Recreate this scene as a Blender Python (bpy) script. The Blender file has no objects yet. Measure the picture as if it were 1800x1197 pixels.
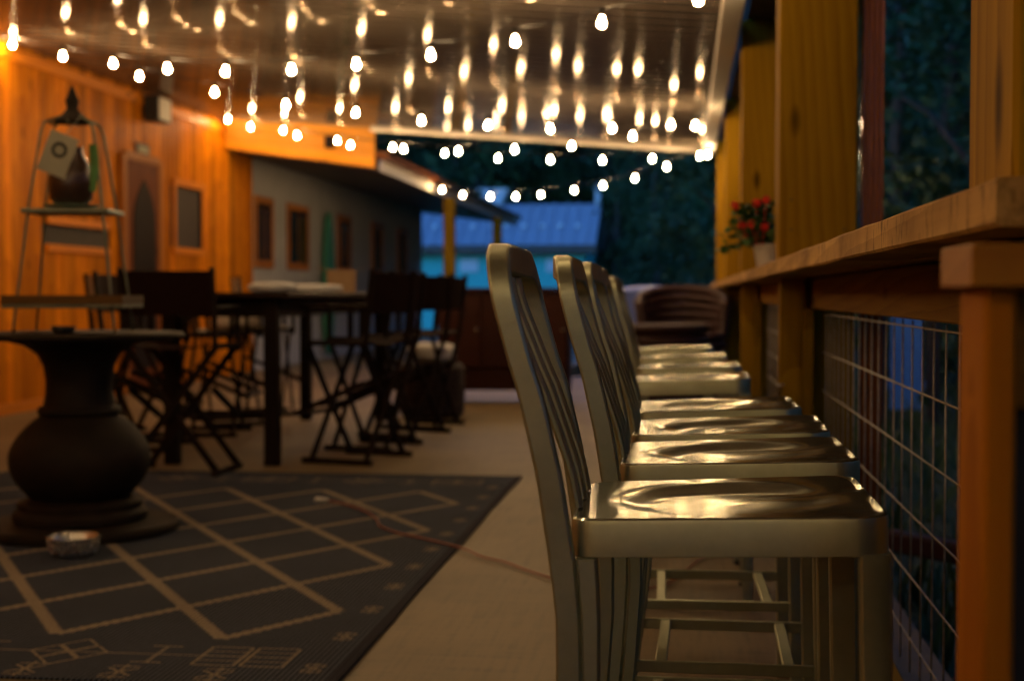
import bpy, math, random
from mathutils import Vector, Matrix
random.seed(7)
R = math.radians
scn = bpy.context.scene
COL = scn.collection

# ------------------------------------------------------------------ camera
CAM_H = 1.04
YAW = math.atan(304 / 2500); PITCH = math.atan(81.5 / 2500)
cam_data = bpy.data.cameras.new('camera')
cam = bpy.data.objects.new('camera', cam_data); COL.objects.link(cam)
cam.location = (0, 0, CAM_H)
cam.rotation_euler = (R(90) - PITCH, 0, YAW)
cam_data.sensor_width = 36; cam_data.lens = 50
cam_data.clip_start = 0.05; cam_data.clip_end = 600
cam_data.dof.use_dof = True
cam_data.dof.focus_distance = 2.3
cam_data.dof.aperture_fstop = 3.7
cam_data.dof.aperture_blades = 0
scn.camera = cam

# ------------------------------------------------------------------ dusk sky
world = bpy.data.worlds.new('World'); scn.world = world; world.use_nodes = True
wn = world.node_tree; wn.nodes.clear()
w_out = wn.nodes.new('ShaderNodeOutputWorld'); w_bg = wn.nodes.new('ShaderNodeBackground')
w_sky = wn.nodes.new('ShaderNodeTexSky'); w_sky.sky_type = 'NISHITA'; w_sky.sun_disc = False
w_sky.sun_elevation = R(-2.0); w_sky.sun_rotation = R(200); w_sky.altitude = 200
w_mul = wn.nodes.new('ShaderNodeMix'); w_mul.data_type = 'RGBA'; w_mul.blend_type = 'MULTIPLY'
w_mul.inputs[0].default_value = 1.0
w_mul.inputs[7].default_value = (0.13, 0.42, 1.0, 1)          # the camera is balanced for tungsten: dusk goes deep blue
wn.links.new(w_sky.outputs[0], w_mul.inputs[6]); wn.links.new(w_mul.outputs[2], w_bg.inputs[0])
w_bg.inputs[1].default_value = 6.5
wn.links.new(w_bg.outputs[0], w_out.inputs[0])
sun_d = bpy.data.lights.new('sun', 'SUN'); sun_d.energy = 0.02; sun_d.angle = R(40); sun_d.color = (0.45, 0.65, 1)
sun = bpy.data.objects.new('sun', sun_d); COL.objects.link(sun)
sun.rotation_euler = (R(25), R(20), 0)

BULB_E = 400.0
vs = scn.view_settings
scn.display_settings.display_device = 'sRGB'
vs.view_transform = 'Standard'; vs.look = 'None'; vs.exposure = 0.0; vs.gamma = 1.0; vs.use_curve_mapping = False
scn.render.engine = 'CYCLES'
cy = scn.cycles
cy.use_denoising = True
try: cy.denoiser = 'OPENIMAGEDENOISE'
except Exception: pass
cy.max_bounces = 5; cy.diffuse_bounces = 3; cy.glossy_bounces = 3; cy.transmission_bounces = 2
cy.use_adaptive_sampling = True; cy.adaptive_threshold = 0.03; cy.adaptive_min_samples = 24
cy.sample_clamp_indirect = 6.0; cy.caustics_reflective = False; cy.caustics_refractive = False
cy.use_light_tree = True
cy.pixel_filter_type = 'BLACKMAN_HARRIS'; cy.filter_width = 1.15

# ------------------------------------------------------------------ helpers
def at(x, y, Y=None, X=None, Z=None):
    """point of the place seen at photo pixel (x, y) on the plane Y=, X= or Z="""
    cx, cyy = (x - 900) / 2500, -(y - 598.5) / 2500
    f = Vector((-math.sin(YAW) * math.cos(PITCH), math.cos(YAW) * math.cos(PITCH), -math.sin(PITCH)))
    r = Vector((math.cos(YAW), math.sin(YAW), 0)); u = r.cross(f)
    d = f + cx * r + cyy * u
    t = Y / d.y if Y is not None else X / d.x if X is not None else (Z - CAM_H) / d.z
    return Vector((d.x * t, d.y * t, CAM_H + d.z * t))

class MB:
    def __init__(s): s.v = []; s.f = []
    def add(s, vs_, fs):
        o = len(s.v); s.v += [tuple(p) for p in vs_]; s.f += [tuple(i + o for i in f) for f in fs]; return s
    def box(s, x0, x1, y0, y1, z0, z1, M=None):
        p = [(x, y, z) for x in (x0, x1) for y in (y0, y1) for z in (z0, z1)]
        if M is not None: p = [M @ Vector(q) for q in p]
        return s.add(p, [(0, 1, 3, 2), (4, 6, 7, 5), (0, 4, 5, 1), (2, 3, 7, 6), (0, 2, 6, 4), (1, 5, 7, 3)])
    def cbox(s, x0, x1, y0, y1, z0, z1, c=0.004, M=None):
        X = (x0, x1); Y = (y0, y1); Z = (z0, z1); vs_ = []; idx = {}
        for i in (0, 1):
            for j in (0, 1):
                for k in (0, 1):
                    sx, sy, sz = (c if i == 0 else -c), (c if j == 0 else -c), (c if k == 0 else -c)
                    for a, q in enumerate(((X[i], Y[j] + sy, Z[k] + sz), (X[i] + sx, Y[j], Z[k] + sz), (X[i] + sx, Y[j] + sy, Z[k]))):
                        idx[(i, j, k, a)] = len(vs_); vs_.append(q)
        fs = []
        for i in (0, 1):
            q = [idx[(i, a, b, 0)] for a, b in ((0, 0), (1, 0), (1, 1), (0, 1))]; fs.append(q if i else q[::-1])
            q = [idx[(a, i, b, 1)] for a, b in ((0, 0), (0, 1), (1, 1), (1, 0))]; fs.append(q if i else q[::-1])
            q = [idx[(a, b, i, 2)] for a, b in ((0, 0), (1, 0), (1, 1), (0, 1))]; fs.append(q if i else q[::-1])
        for i in (0, 1):
            for j in (0, 1):
                fs.append([idx[(i, j, 0, 0)], idx[(i, j, 0, 1)], idx[(i, j, 1, 1)], idx[(i, j, 1, 0)]])
                fs.append([idx[(i, 0, j, 0)], idx[(i, 0, j, 2)], idx[(i, 1, j, 2)], idx[(i, 1, j, 0)]])
                fs.append([idx[(0, i, j, 1)], idx[(0, i, j, 2)], idx[(1, i, j, 2)], idx[(1, i, j, 1)]])
                for k in (0, 1): fs.append([idx[(i, j, k, 0)], idx[(i, j, k, 1)], idx[(i, j, k, 2)]])
        if M is not None: vs_ = [M @ Vector(q) for q in vs_]
        return s.add(vs_, fs)
    def bar(s, a, b, w, h=None, up=(0, 0, 1), c=0):
        a = Vector(a); b = Vector(b); h = h or w; d = (b - a); L = d.length; d.normalize()
        up = Vector(up)
        if abs(d.dot(up)) > 0.99: up = Vector((1, 0, 0))
        r = d.cross(up).normalized(); u = r.cross(d)
        M = Matrix((r, d, u)).transposed().to_4x4(); M.translation = a
        if c: return s.cbox(-w / 2, w / 2, 0, L, -h / 2, h / 2, c, M)
        return s.box(-w / 2, w / 2, 0, L, -h / 2, h / 2, M)
    def tube(s, path, r, n=8, cap=True):
        path = [Vector(p) for p in path]; rs = r if isinstance(r, (list, tuple)) else [r] * len(path)
        rings = []; up = Vector((0, 0, 1)); vs_ = []
        for i, p in enumerate(path):
            d = (path[min(i + 1, len(path) - 1)] - path[max(i - 1, 0)]).normalized()
            ref = up if abs(d.dot(up)) < 0.95 else Vector((1, 0, 0))
            a = d.cross(ref).normalized(); b = a.cross(d)
            for k in range(n):
                t = 2 * math.pi * k / n; vs_.append(p + rs[i] * (math.cos(t) * a + math.sin(t) * b))
        fs = []
        for i in range(len(path) - 1):
            for k in range(n):
                fs.append((i * n + k, i * n + (k + 1) % n, (i + 1) * n + (k + 1) % n, (i + 1) * n + k))
        if cap:
            fs.append(tuple(range(n))[::-1]); fs.append(tuple((len(path) - 1) * n + k for k in range(n)))
        return s.add(vs_, fs)
    def lathe(s, prof, n=24, c=(0, 0, 0), sx=1, sy=1):
        vs_ = []; fs = []
        for r, z in prof:
            for k in range(n):
                t = 2 * math.pi * k / n; vs_.append((c[0] + r * sx * math.cos(t), c[1] + r * sy * math.sin(t), c[2] + z))
        for i in range(len(prof) - 1):
            for k in range(n):
                fs.append((i * n + k, i * n + (k + 1) % n, (i + 1) * n + (k + 1) % n, (i + 1) * n + k))
        if prof[0][0] > 1e-5: fs.append(tuple(range(n))[::-1])
        if prof[-1][0] > 1e-5: fs.append(tuple((len(prof) - 1) * n + k for k in range(n)))
        return s.add(vs_, fs)
    def prism(s, poly, a, b, axis='X'):
        """poly: 2-D outline in the other two axes, extruded a..b along axis"""
        n = len(poly)
        mk = {'X': lambda t, p: (t, p[0], p[1]), 'Y': lambda t, p: (p[0], t, p[1]), 'Z': lambda t, p: (p[0], p[1], t)}[axis]
        vs_ = [mk(a, p) for p in poly] + [mk(b, p) for p in poly]
        fs = [tuple(range(n))[::-1], tuple(range(n, 2 * n))] + [(i, (i + 1) % n, n + (i + 1) % n, n + i) for i in range(n)]
        return s.add(vs_, fs)
    def mesh(s, name, mat, smooth=False):
        me = bpy.data.meshes.new(name); me.from_pydata(s.v, [], s.f); me.update()
        import bmesh
        bm = bmesh.new(); bm.from_mesh(me); bmesh.ops.recalc_face_normals(bm, faces=bm.faces); bm.to_mesh(me); bm.free()
        if mat is not None: me.materials.append(mat)
        if smooth:
            me.polygons.foreach_set('use_smooth', [True] * len(me.polygons))
            if smooth is not True:
                try: me.set_sharp_from_angle(angle=R(smooth))
                except Exception: pass
        return me
    def build(s, name, mat, parent=None, smooth=False, kind=None, loc=None):
        return link(name, s.mesh(name, mat, smooth), parent, kind, loc)

def link(name, me, parent=None, kind=None, loc=None, rot=None):
    o = bpy.data.objects.new(name, me); COL.objects.link(o)
    if parent is not None: o.parent = parent
    if kind: o['kind'] = kind
    if loc is not None: o.location = loc
    if rot is not None: o.rotation_euler = rot
    return o
def tag(o, label, cat, group=None):
    o['label'] = label; o['category'] = cat
    if group: o['group'] = group
    return o
def thing(name, label, cat, loc=(0, 0, 0), rz=0, group=None):
    o = bpy.data.objects.new(name, None); COL.objects.link(o)
    o.empty_display_size = 0.1; o.location = loc; o.rotation_euler = (0, 0, rz)
    return tag(o, label, cat, group)
def copy_tree(o, parent=None):
    c = o.copy(); COL.objects.link(c)
    if parent is not None: c.parent = parent
    for ch in [x for x in o.children]: copy_tree(ch, c)
    return c

# ------------------------------------------------------------------ materials
def newmat(name):
    m = bpy.data.materials.new(name); m.use_nodes = True
    nt = m.node_tree; b = nt.nodes['Principled BSDF']; return m, nt, b
def nd(nt, t, **kw):
    n = nt.nodes.new(t)
    for k, v in kw.items(): setattr(n, k, v)
    return n
def ramp(nt, fac, stops):
    r = nt.nodes.new('ShaderNodeValToRGB'); e = r.color_ramp.elements
    while len(e) < len(stops): e.new(0.5)
    for i, (p, c) in enumerate(stops): e[i].position = p; e[i].color = (*c, 1)
    nt.links.new(fac, r.inputs[0]); return r
def coords(nt, scale=(1, 1, 1), rnd=True):
    tc = nd(nt, 'ShaderNodeTexCoord'); v = tc.outputs['Object']
    if rnd:
        oi = nd(nt, 'ShaderNodeObjectInfo'); m = nd(nt, 'ShaderNodeMath', operation='MULTIPLY'); m.inputs[1].default_value = 37.0
        nt.links.new(oi.outputs['Random'], m.inputs[0])
        ad = nd(nt, 'ShaderNodeVectorMath', operation='ADD'); nt.links.new(v, ad.inputs[0]); nt.links.new(m.outputs[0], ad.inputs[1]); v = ad.outputs[0]
    mp = nd(nt, 'ShaderNodeVectorMath', operation='MULTIPLY'); mp.inputs[1].default_value = scale
    nt.links.new(v, mp.inputs[0]); return mp.outputs[0]
def noise(nt, vec, scale, detail=4, rough=0.55, dist=0.0):
    n = nd(nt, 'ShaderNodeTexNoise'); n.inputs['Scale'].default_value = scale; n.inputs['Detail'].default_value = detail
    n.inputs['Roughness'].default_value = rough; n.inputs['Distortion'].default_value = dist
    nt.links.new(vec, n.inputs['Vector']); return n.outputs['Fac']
def bump(nt, b, h, strength=0.3, dist=0.01):
    bp = nd(nt, 'ShaderNodeBump'); bp.inputs['Strength'].default_value = strength; bp.inputs['Distance'].default_value = dist
    nt.links.new(h, bp.inputs['Height']); nt.links.new(bp.outputs[0], b.inputs['Normal']); return bp
def mixc(nt, fac, a, b_, mode='MIX'):
    m = nd(nt, 'ShaderNodeMix', data_type='RGBA', blend_type=mode)
    if isinstance(fac, (int, float)): m.inputs[0].default_value = fac
    else: nt.links.new(fac, m.inputs[0])
    for s, q in ((6, a), (7, b_)):
        if isinstance(q, tuple): m.inputs[s].default_value = (*q, 1)
        else: nt.links.new(q, m.inputs[s])
    return m.outputs[2]
def plain(name, col, rough=0.6, metal=0.0, var=0.15, nscale=14, bmp=0.05, spec=0.5):
    m, nt, b = newmat(name); v = coords(nt)
    n = noise(nt, v, nscale, 5)
    d = tuple(c * (1 - var) for c in col); l = tuple(min(1, c * (1 + var)) for c in col)
    r = ramp(nt, n, [(0.3, d), (0.7, l)]); nt.links.new(r.outputs[0], b.inputs['Base Color'])
    b.inputs['Roughness'].default_value = rough; b.inputs['Metallic'].default_value = metal
    b.inputs['Specular IOR Level'].default_value = spec
    if bmp: bump(nt, b, n, bmp, 0.01)
    return m
def wood(name, dark, light, axis='Z', rough=0.62, ring=7.0, knots=True, fine=1.0, spec=0.15, vary=(0.80, 1.18), center=(0.0, 0.0, 0.0), specks=False):
    m, nt, b = newmat(name)
    ax = 'XYZ'.index(axis)
    tc = nd(nt, 'ShaderNodeTexCoord'); oi0 = nd(nt, 'ShaderNodeObjectInfo')
    offs = nd(nt, 'ShaderNodeVectorMath', operation='SCALE'); ov = [0.05, 0.05, 0.05]; ov[ax] = 1.7
    offs.inputs[0].default_value = ov; nt.links.new(oi0.outputs['Random'], offs.inputs['Scale'])
    base_v = nd(nt, 'ShaderNodeVectorMath', operation='ADD'); nt.links.new(tc.outputs['Object'], base_v.inputs[0]); nt.links.new(offs.outputs[0], base_v.inputs[1])
    mpr = nd(nt, 'ShaderNodeMapping'); mpr.inputs['Rotation'].default_value = (0.05, 0.06, 0.05)
    mpr.inputs['Location'].default_value = tuple(-c for c in center)
    nt.links.new(base_v.outputs[0], mpr.inputs['Vector'])
    nw = nd(nt, 'ShaderNodeTexNoise'); nw.inputs['Scale'].default_value = 2.3; nw.inputs['Detail'].default_value = 2; sn = [1.0] * 3; sn[ax] = 0.25; nt.links.new(coords(nt, tuple(sn)), nw.inputs['Vector'])
    nws = nd(nt, 'ShaderNodeVectorMath', operation='SCALE'); nws.inputs['Scale'].default_value = 0.10; nt.links.new(nw.outputs['Color'], nws.inputs[0])
    wv = nd(nt, 'ShaderNodeVectorMath', operation='ADD'); nt.links.new(mpr.outputs[0], wv.inputs[0]); nt.links.new(nws.outputs[0], wv.inputs[1])
    w = nd(nt, 'ShaderNodeTexWave', wave_type='RINGS', rings_direction=axis, wave_profile='SAW')
    w.inputs['Scale'].default_value = ring * 1.8; w.inputs['Distortion'].default_value = 0.6
    w.inputs['Detail'].default_value = 2; w.inputs['Detail Scale'].default_value = 2.0
    nt.links.new(wv.outputs[0], w.inputs['Vector'])
    sc2 = [70.0 * fine] * 3; sc2[ax] = 2.0
    v2 = coords(nt, tuple(sc2)); fi = noise(nt, v2, 1.0, 4, 0.6)
    sc3 = [5.0] * 3; sc3[ax] = 0.7
    v3 = coords(nt, tuple(sc3)); bl = noise(nt, v3, 1.0, 3)
    a = nd(nt, 'ShaderNodeMath', operation='MULTIPLY_ADD'); a.inputs[1].default_value = 0.26
    nt.links.new(w.outputs['Fac'], a.inputs[0])
    f2 = nd(nt, 'ShaderNodeMath', operation='MULTIPLY_ADD'); f2.inputs[1].default_value = 0.42
    nt.links.new(fi, f2.inputs[0])
    f3 = nd(nt, 'ShaderNodeMath', operation='MULTIPLY'); f3.inputs[1].default_value = 0.55
    nt.links.new(bl, f3.inputs[0]); nt.links.new(f3.outputs[0], f2.inputs[2]); nt.links.new(f2.outputs[0], a.inputs[2])
    r = ramp(nt, a.outputs[0], [(0.25, light), (0.62, tuple((x + y) / 2 for x, y in zip(dark, light))), (0.95, dark)])
    col = r.outputs[0]
    if knots:
        sk = [4.2] * 3; sk[ax] = 1.5
        vk = coords(nt, tuple(sk)); vo = nd(nt, 'ShaderNodeTexVoronoi'); vo.inputs['Scale'].default_value = 1.0
        nt.links.new(vk, vo.inputs['Vector'])
        kr = ramp(nt, vo.outputs['Distance'], [(0.05, (0.9, 0.9, 0.9)), (0.13, (0, 0, 0))])
        col = mixc(nt, kr.outputs[0], col, tuple(c * 0.3 for c in dark))
    if specks:      # saw tears and dirt on the rough-cut edge
        ns = noise(nt, coords(nt, (30, 30, 12)), 1.0, 5, 0.7); ks = ramp(nt, ns, [(0.54, (0, 0, 0)), (0.68, (0.8, 0.8, 0.8))])
        col = mixc(nt, ks.outputs[0], col, tuple(c * 0.35 for c in dark))
        nb_ = noise(nt, coords(nt, (3, 4, 3)), 1.0, 4); kb = ramp(nt, nb_, [(0.4, (1, 1, 1)), (0.7, (0.55, 0.5, 0.42))]); col = mixc(nt, 1.0, col, kb.outputs[0], 'MULTIPLY')
    oi = nd(nt, 'ShaderNodeObjectInfo'); hs = nd(nt, 'ShaderNodeHueSaturation')
    mr = nd(nt, 'ShaderNodeMapRange'); mr.inputs[3].default_value = vary[0]; mr.inputs[4].default_value = vary[1]
    nt.links.new(oi.outputs['Random'], mr.inputs[0]); nt.links.new(mr.outputs[0], hs.inputs['Value']); nt.links.new(col, hs.inputs['Color'])
    nt.links.new(hs.outputs[0], b.inputs['Base Color'])
    b.inputs['Roughness'].default_value = rough; b.inputs['Specular IOR Level'].default_value = spec
    bump(nt, b, a.outputs[0], 0.25, 0.004)
    return m
def metal(name, col, rough, var=0.08, aniso=0.0, brush=None, bmp=0.02, edge=(1, 1, 1)):
    m, nt, b = newmat(name); b.inputs['Specular Tint'].default_value = (*edge, 1)
    v = coords(nt, brush or (1, 1, 1)); n = noise(nt, v, 9, 6, 0.6)
    v2 = coords(nt); n2 = noise(nt, v2, 5, 5)
    mr = nd(nt, 'ShaderNodeMapRange'); mr.inputs[1].default_value = 0.3; mr.inputs[2].default_value = 0.7
    mr.inputs[3].default_value = rough * (1 - var * 2); mr.inputs[4].default_value = rough * (1 + var * 3)
    nt.links.new(n2, mr.inputs[0]); nt.links.new(mr.outputs[0], b.inputs['Roughness'])
    r = ramp(nt, n, [(0.3, tuple(c * (1 - var) for c in col)), (0.7, tuple(min(1, c * (1 + var)) for c in col))])
    nt.links.new(r.outputs[0], b.inputs['Base Color'])
    b.inputs['Metallic'].default_value = 0.86; b.inputs['Anisotropic'].default_value = aniso
    if bmp: bump(nt, b, n, bmp, 0.004)
    return m

M = {}
M['alu'] = metal('brushed_aluminium', (0.40, 0.425, 0.295), 0.40, 0.06, 0.0, (6, 6, 6), 0.0)
M['alu_seat'] = metal('aluminium_seat', (0.36, 0.365, 0.32), 0.145, 0.10, 0.0, (3, 20, 8), 0.010, (0.46, 0.46, 0.42))
M['foot'] = plain('black_rubber', (0.015, 0.015, 0.015), 0.7)
M['post'] = wood('treated_pine', (0.19, 0.09, 0.004), (0.45, 0.25, 0.012), 'Z', 0.8, 3.6, center=(0.18, -0.06, 0.0), spec=0.05)
M['rail_wood'] = wood('rail_pine', (0.19, 0.09, 0.006), (0.38, 0.20, 0.016), 'Y', 0.8, 4.0, spec=0.05)
M['cross_wood'] = wood('end_rail_pine', (0.25, 0.09, 0.008), (0.42, 0.18, 0.015), 'X', 0.62, 6.0)
M['end_wood'] = wood('orange_post_pine', (0.26, 0.085, 0.004), (0.46, 0.17, 0.010), 'Z', 0.8, 3.6, spec=0.05)
M['bar_wood'] = wood('bar_pine', (0.34, 0.175, 0.035), (0.66, 0.39, 0.11), 'Y', 0.75, 4.0, spec=0.06, specks=True)
M['wall_wood'] = wood('knotty_pine', (0.42, 0.10, 0.001), (0.82, 0.275, 0.003), 'Z', 0.5, 6.0, spec=0.05, vary=(0.55, 1.2))
M['wall_woodh'] = wood('knotty_pine_across', (0.42, 0.10, 0.001), (0.82, 0.275, 0.003), 'Y', 0.5, 6.0, spec=0.25)
M['gable_wood'] = wood('pine_gable', (0.55, 0.18, 0.003), (0.88, 0.35, 0.008), 'X', 0.5, 5.0, spec=0.25)
M['dark_wood'] = wood('dark_stained_wood', (0.006, 0.003, 0.002), (0.018, 0.008, 0.004), 'Z', 0.65, 6.0, knots=False, spec=0.15)
M['dark_woody'] = wood('dark_stained_top', (0.012, 0.006, 0.004), (0.04, 0.018, 0.01), 'Y', 0.38, 6.0, knots=False)
M['red_wood'] = wood('mahogany', (0.018, 0.004, 0.002), (0.05, 0.012, 0.006), 'X', 0.45, 5.0, knots=False)
M['door_wood'] = wood('red_brown_door', (0.10, 0.022, 0.004), (0.20, 0.05, 0.008), 'Z', 0.65, 5.0, spec=0.15)
M['black'] = plain('black_metal', (0.012, 0.012, 0.012), 0.45)
M['cable'] = plain('cable_rubber', (0.01, 0.01, 0.01), 0.6, bmp=0)
M['canvas_dark'] = plain('brown_canvas', (0.016, 0.006, 0.004), 0.95, 0, 0.25, 60, 0.2, 0.1)
M['canvas_light'] = plain('cream_canvas', (0.42, 0.36, 0.28), 0.9, 0, 0.15, 60, 0.2)
M['iron'] = plain('cast_iron', (0.018, 0.011, 0.006), 0.7, 0.0, 0.5, 6, 0.25, 0.2)
M['stand'] = plain('grey_green_iron', (0.15, 0.16, 0.11), 0.45, 0.5, 0.2)
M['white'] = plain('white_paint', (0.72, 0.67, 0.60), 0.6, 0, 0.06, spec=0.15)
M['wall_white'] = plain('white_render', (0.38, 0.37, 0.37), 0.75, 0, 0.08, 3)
M['soffit'] = plain('brown_soffit', (0.10, 0.075, 0.06), 0.6, 0, 0.12)
M['beam'] = plain('dark_beam', (0.035, 0.026, 0.02), 0.7, 0, 0.2)
M['glass'] = plain('dark_window_glass', (0.01, 0.012, 0.015), 0.06, 0, 0.05, bmp=0, spec=0.8)
M['trim'] = wood('window_trim', (0.25, 0.08, 0.015), (0.45, 0.17, 0.03), 'Z', 0.5, 6.0, knots=False)
M['surf'] = plain('teal_fibreglass', (0.06, 0.26, 0.17), 0.25, 0, 0.08)
M['spout'] = plain('brown_downspout', (0.28, 0.09, 0.025), 0.22, 0.0, 0.08, spec=0.8)
M['wire'] = plain('dull_wire', (0.36, 0.31, 0.23), 0.5, 0.2, 0.3, 60, 0.1)
M['cord'] = plain('orange_cord', (0.30, 0.065, 0.025), 0.5, 0, 0.1)
M['steel'] = metal('stainless_bowl', (0.62, 0.6, 0.56), 0.25, 0.1)
M['stone'] = plain('grey_planter', (0.10, 0.10, 0.11), 0.8, 0, 0.2)
M['pot'] = plain('white_pot', (0.75, 0.70, 0.62), 0.4, 0, 0.08)
M['leaf_g'] = plain('geranium_leaf', (0.05, 0.13, 0.025), 0.6, 0, 0.4, 30)
M['petal'] = plain('red_petal', (0.75, 0.025, 0.012), 0.6, 0, 0.2, 30)
M['bark'] = plain('bark', (0.07, 0.05, 0.035), 0.9, 0, 0.4, 12, 0.5)
M['blue'] = plain('blue_plastic', (0.10, 0.16, 0.55), 0.5, 0, 0.1)
M['wicker'] = plain('dark_wicker', (0.032, 0.008, 0.008), 0.6, 0, 0.5, 80, 0.5)
M['card'] = plain('cream_card', (0.40, 0.38, 0.28), 0.8, 0, 0.06)
M['ink'] = plain('dark_ink', (0.03, 0.03, 0.025), 0.8, 0, 0.06)
M['ribbon'] = plain('green_ribbon', (0.07, 0.20, 0.05), 0.7, 0, 0.15)
M['vase'] = plain('brown_glaze', (0.05, 0.025, 0.015), 0.25, 0, 0.4, 9)
M['dish'] = plain('green_glaze', (0.14, 0.19, 0.12), 0.3, 0, 0.15)
M['tray'] = wood('tray_wood', (0.07, 0.03, 0.008), (0.16, 0.08, 0.02), 'X', 0.6, 6.0, knots=False)
M['cloth'] = plain('white_cloth', (0.62, 0.60, 0.58), 0.9, 0, 0.08, 20, 0.3)
M['cushion'] = plain('pale_cushion', (0.60, 0.50, 0.42), 0.9, 0, 0.2, 12, 0.3)
M['cardboard'] = plain('cardboard', (0.36, 0.22, 0.11), 0.85, 0, 0.1)
M['teal_wall'] = plain('teal_siding', (0.07, 0.60, 0.56), 0.6, 0, 0.06)
M['blue_roof'] = plain('pale_metal_roof', (0.36, 0.37, 0.44), 0.45, 0.0, 0.08, 4)
M['gate_blue'] = plain('blue_gate_paint', (0.14, 0.36, 0.70), 0.6, 0, 0.08)  # blue of the dusk sky light, put into the boards' colour
M['pale_trim'] = plain('pale_trim', (0.72, 0.76, 0.80), 0.5, 0, 0.05)
M['timber_red'] = wood('red_landscape_timber', (0.05, 0.018, 0.015), (0.11, 0.04, 0.03), 'X', 0.4, 6.0, knots=False)

def leaf_mat(name, a, b_):
    m, nt, b = newmat(name); v = coords(nt)
    n = noise(nt, v, 1.3, 3); r = ramp(nt, n, [(0.3, a), (0.7, b_)])
    nt.links.new(r.outputs[0], b.inputs['Base Color']); b.inputs['Roughness'].default_value = 0.6
    b.inputs['Specular IOR Level'].default_value = 0.3
    return m
M['leaf1'] = leaf_mat('leaf_dark', (0.02, 0.05, 0.018), (0.05, 0.11, 0.035))
M['leaf2'] = leaf_mat('leaf_mid', (0.03, 0.07, 0.02), (0.08, 0.14, 0.05))

def floor_mat():
    m, nt, b = newmat('brushed_concrete')
    v = coords(nt, rnd=False); n1 = noise(nt, v, 0.9, 6, 0.6); n2 = noise(nt, v, 22, 5)
    vb = coords(nt, (55, 3.0, 1), False); n3 = noise(nt, vb, 1, 3)
    vb2 = coords(nt, (2.5, 60, 1), False); n4 = noise(nt, vb2, 1, 3)
    s = nd(nt, 'ShaderNodeMath', operation='ADD'); nt.links.new(n3, s.inputs[0]); nt.links.new(n4, s.inputs[1])
    a = ramp(nt, n1, [(0.3, (0.115, 0.078, 0.030)), (0.7, (0.205, 0.143, 0.064))])
    g = ramp(nt, s.outputs[0], [(0.7, (0.72, 0.72, 0.72)), (1.3, (1.15, 1.15, 1.15))])
    c = mixc(nt, 1.0, a.outputs[0], g.outputs[0], 'MULTIPLY')
    st = ramp(nt, n2, [(0.62, (1, 1, 1)), (0.8, (0.62, 0.58, 0.52))]); c = mixc(nt, 0.6, c, st.outputs[0], 'MULTIPLY')
    nt.links.new(c, b.inputs['Base Color']); b.inputs['Roughness'].default_value = 0.62
    bump(nt, b, s.outputs[0], 0.25, 0.004); return m
M['floor'] = floor_mat()
def rug_mat(name, dark, light):
    m, nt, b = newmat(name); v = coords(nt, rnd=False)
    w = nd(nt, 'ShaderNodeTexWave', wave_type='BANDS', bands_direction='X', wave_profile='SIN')
    w.inputs['Scale'].default_value = 20.0; w.inputs['Distortion'].default_value = 0.25; w.inputs['Detail'].default_value = 2
    nt.links.new(v, w.inputs['Vector'])
    vs_ = coords(nt, (1, 1, 1), False); n = noise(nt, vs_, 150, 3); n2 = noise(nt, vs_, 1.5, 4)
    r = ramp(nt, w.outputs['Fac'], [(0.1, dark), (0.8, light)])
    g = ramp(nt, n, [(0.3, (0.65, 0.65, 0.65)), (0.7, (1.2, 1.2, 1.2))]); c = mixc(nt, 1.0, r.outputs[0], g.outputs[0], 'MULTIPLY')
    g2 = ramp(nt, n2, [(0.3, (0.8, 0.8, 0.8)), (0.7, (1.1, 1.1, 1.1))]); c = mixc(nt, 1.0, c, g2.outputs[0], 'MULTIPLY')
    nt.links.new(c, b.inputs['Base Color']); b.inputs['Roughness'].default_value = 0.95; b.inputs['Specular IOR Level'].default_value = 0.1
    bump(nt, b, w.outputs['Fac'], 0.6, 0.004); return m
M['rug'] = rug_mat('slate_weave', (0.006, 0.008, 0.013), (0.105, 0.122, 0.165))
M['rug_line'] = rug_mat('tan_weave', (0.22, 0.175, 0.125), (0.44, 0.36, 0.27))
M['rug_edge'] = rug_mat('rug_binding', (0.02, 0.02, 0.03), (0.04, 0.04, 0.055))
def ground_mat():
    m, nt, b = newmat('dusk_ground'); v = coords(nt, rnd=False)
    n = noise(nt, v, 0.8, 8, 0.65); n2 = noise(nt, v, 14, 6)
    r = ramp(nt, n, [(0.35, (0.035, 0.055, 0.02)), (0.65, (0.07, 0.10, 0.035))])
    g = ramp(nt, n2, [(0.3, (0.5, 0.5, 0.5)), (0.7, (1.3, 1.3, 1.3))]); c = mixc(nt, 1.0, r.outputs[0], g.outputs[0], 'MULTIPLY')
    nt.links.new(c, b.inputs['Base Color']); b.inputs['Roughness'].default_value = 0.9; bump(nt, b, n2, 0.8, 0.05); return m
M['ground'] = ground_mat()
def ceil_mat():
    m, nt, b = newmat('painted_roofing'); v = coords(nt, rnd=False)
    n = noise(nt, v, 1.7, 4); n2 = noise(nt, v, 40, 4)
    r = ramp(nt, n, [(0.3, (0.42, 0.33, 0.25)), (0.7, (0.52, 0.42, 0.33))]); nt.links.new(r.outputs[0], b.inputs['Base Color'])
    mr = nd(nt, 'ShaderNodeMapRange'); mr.inputs[3].default_value = 0.065; mr.inputs[4].default_value = 0.115
    nt.links.new(n2, mr.inputs[0]); nt.links.new(mr.outputs[0], b.inputs['Roughness'])
    b.inputs['Metallic'].default_value = 0.7; b.inputs['Specular Tint'].default_value = (0.07, 0.06, 0.05, 1)
    b.inputs['Specular IOR Level'].default_value = 0.15
    vo = coords(nt, (22, 0.6, 1), False); no = noise(nt, vo, 1.0, 2); bump(nt, b, no, 0.2, 0.006)
    return m
M['ceil'] = ceil_mat()
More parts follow.
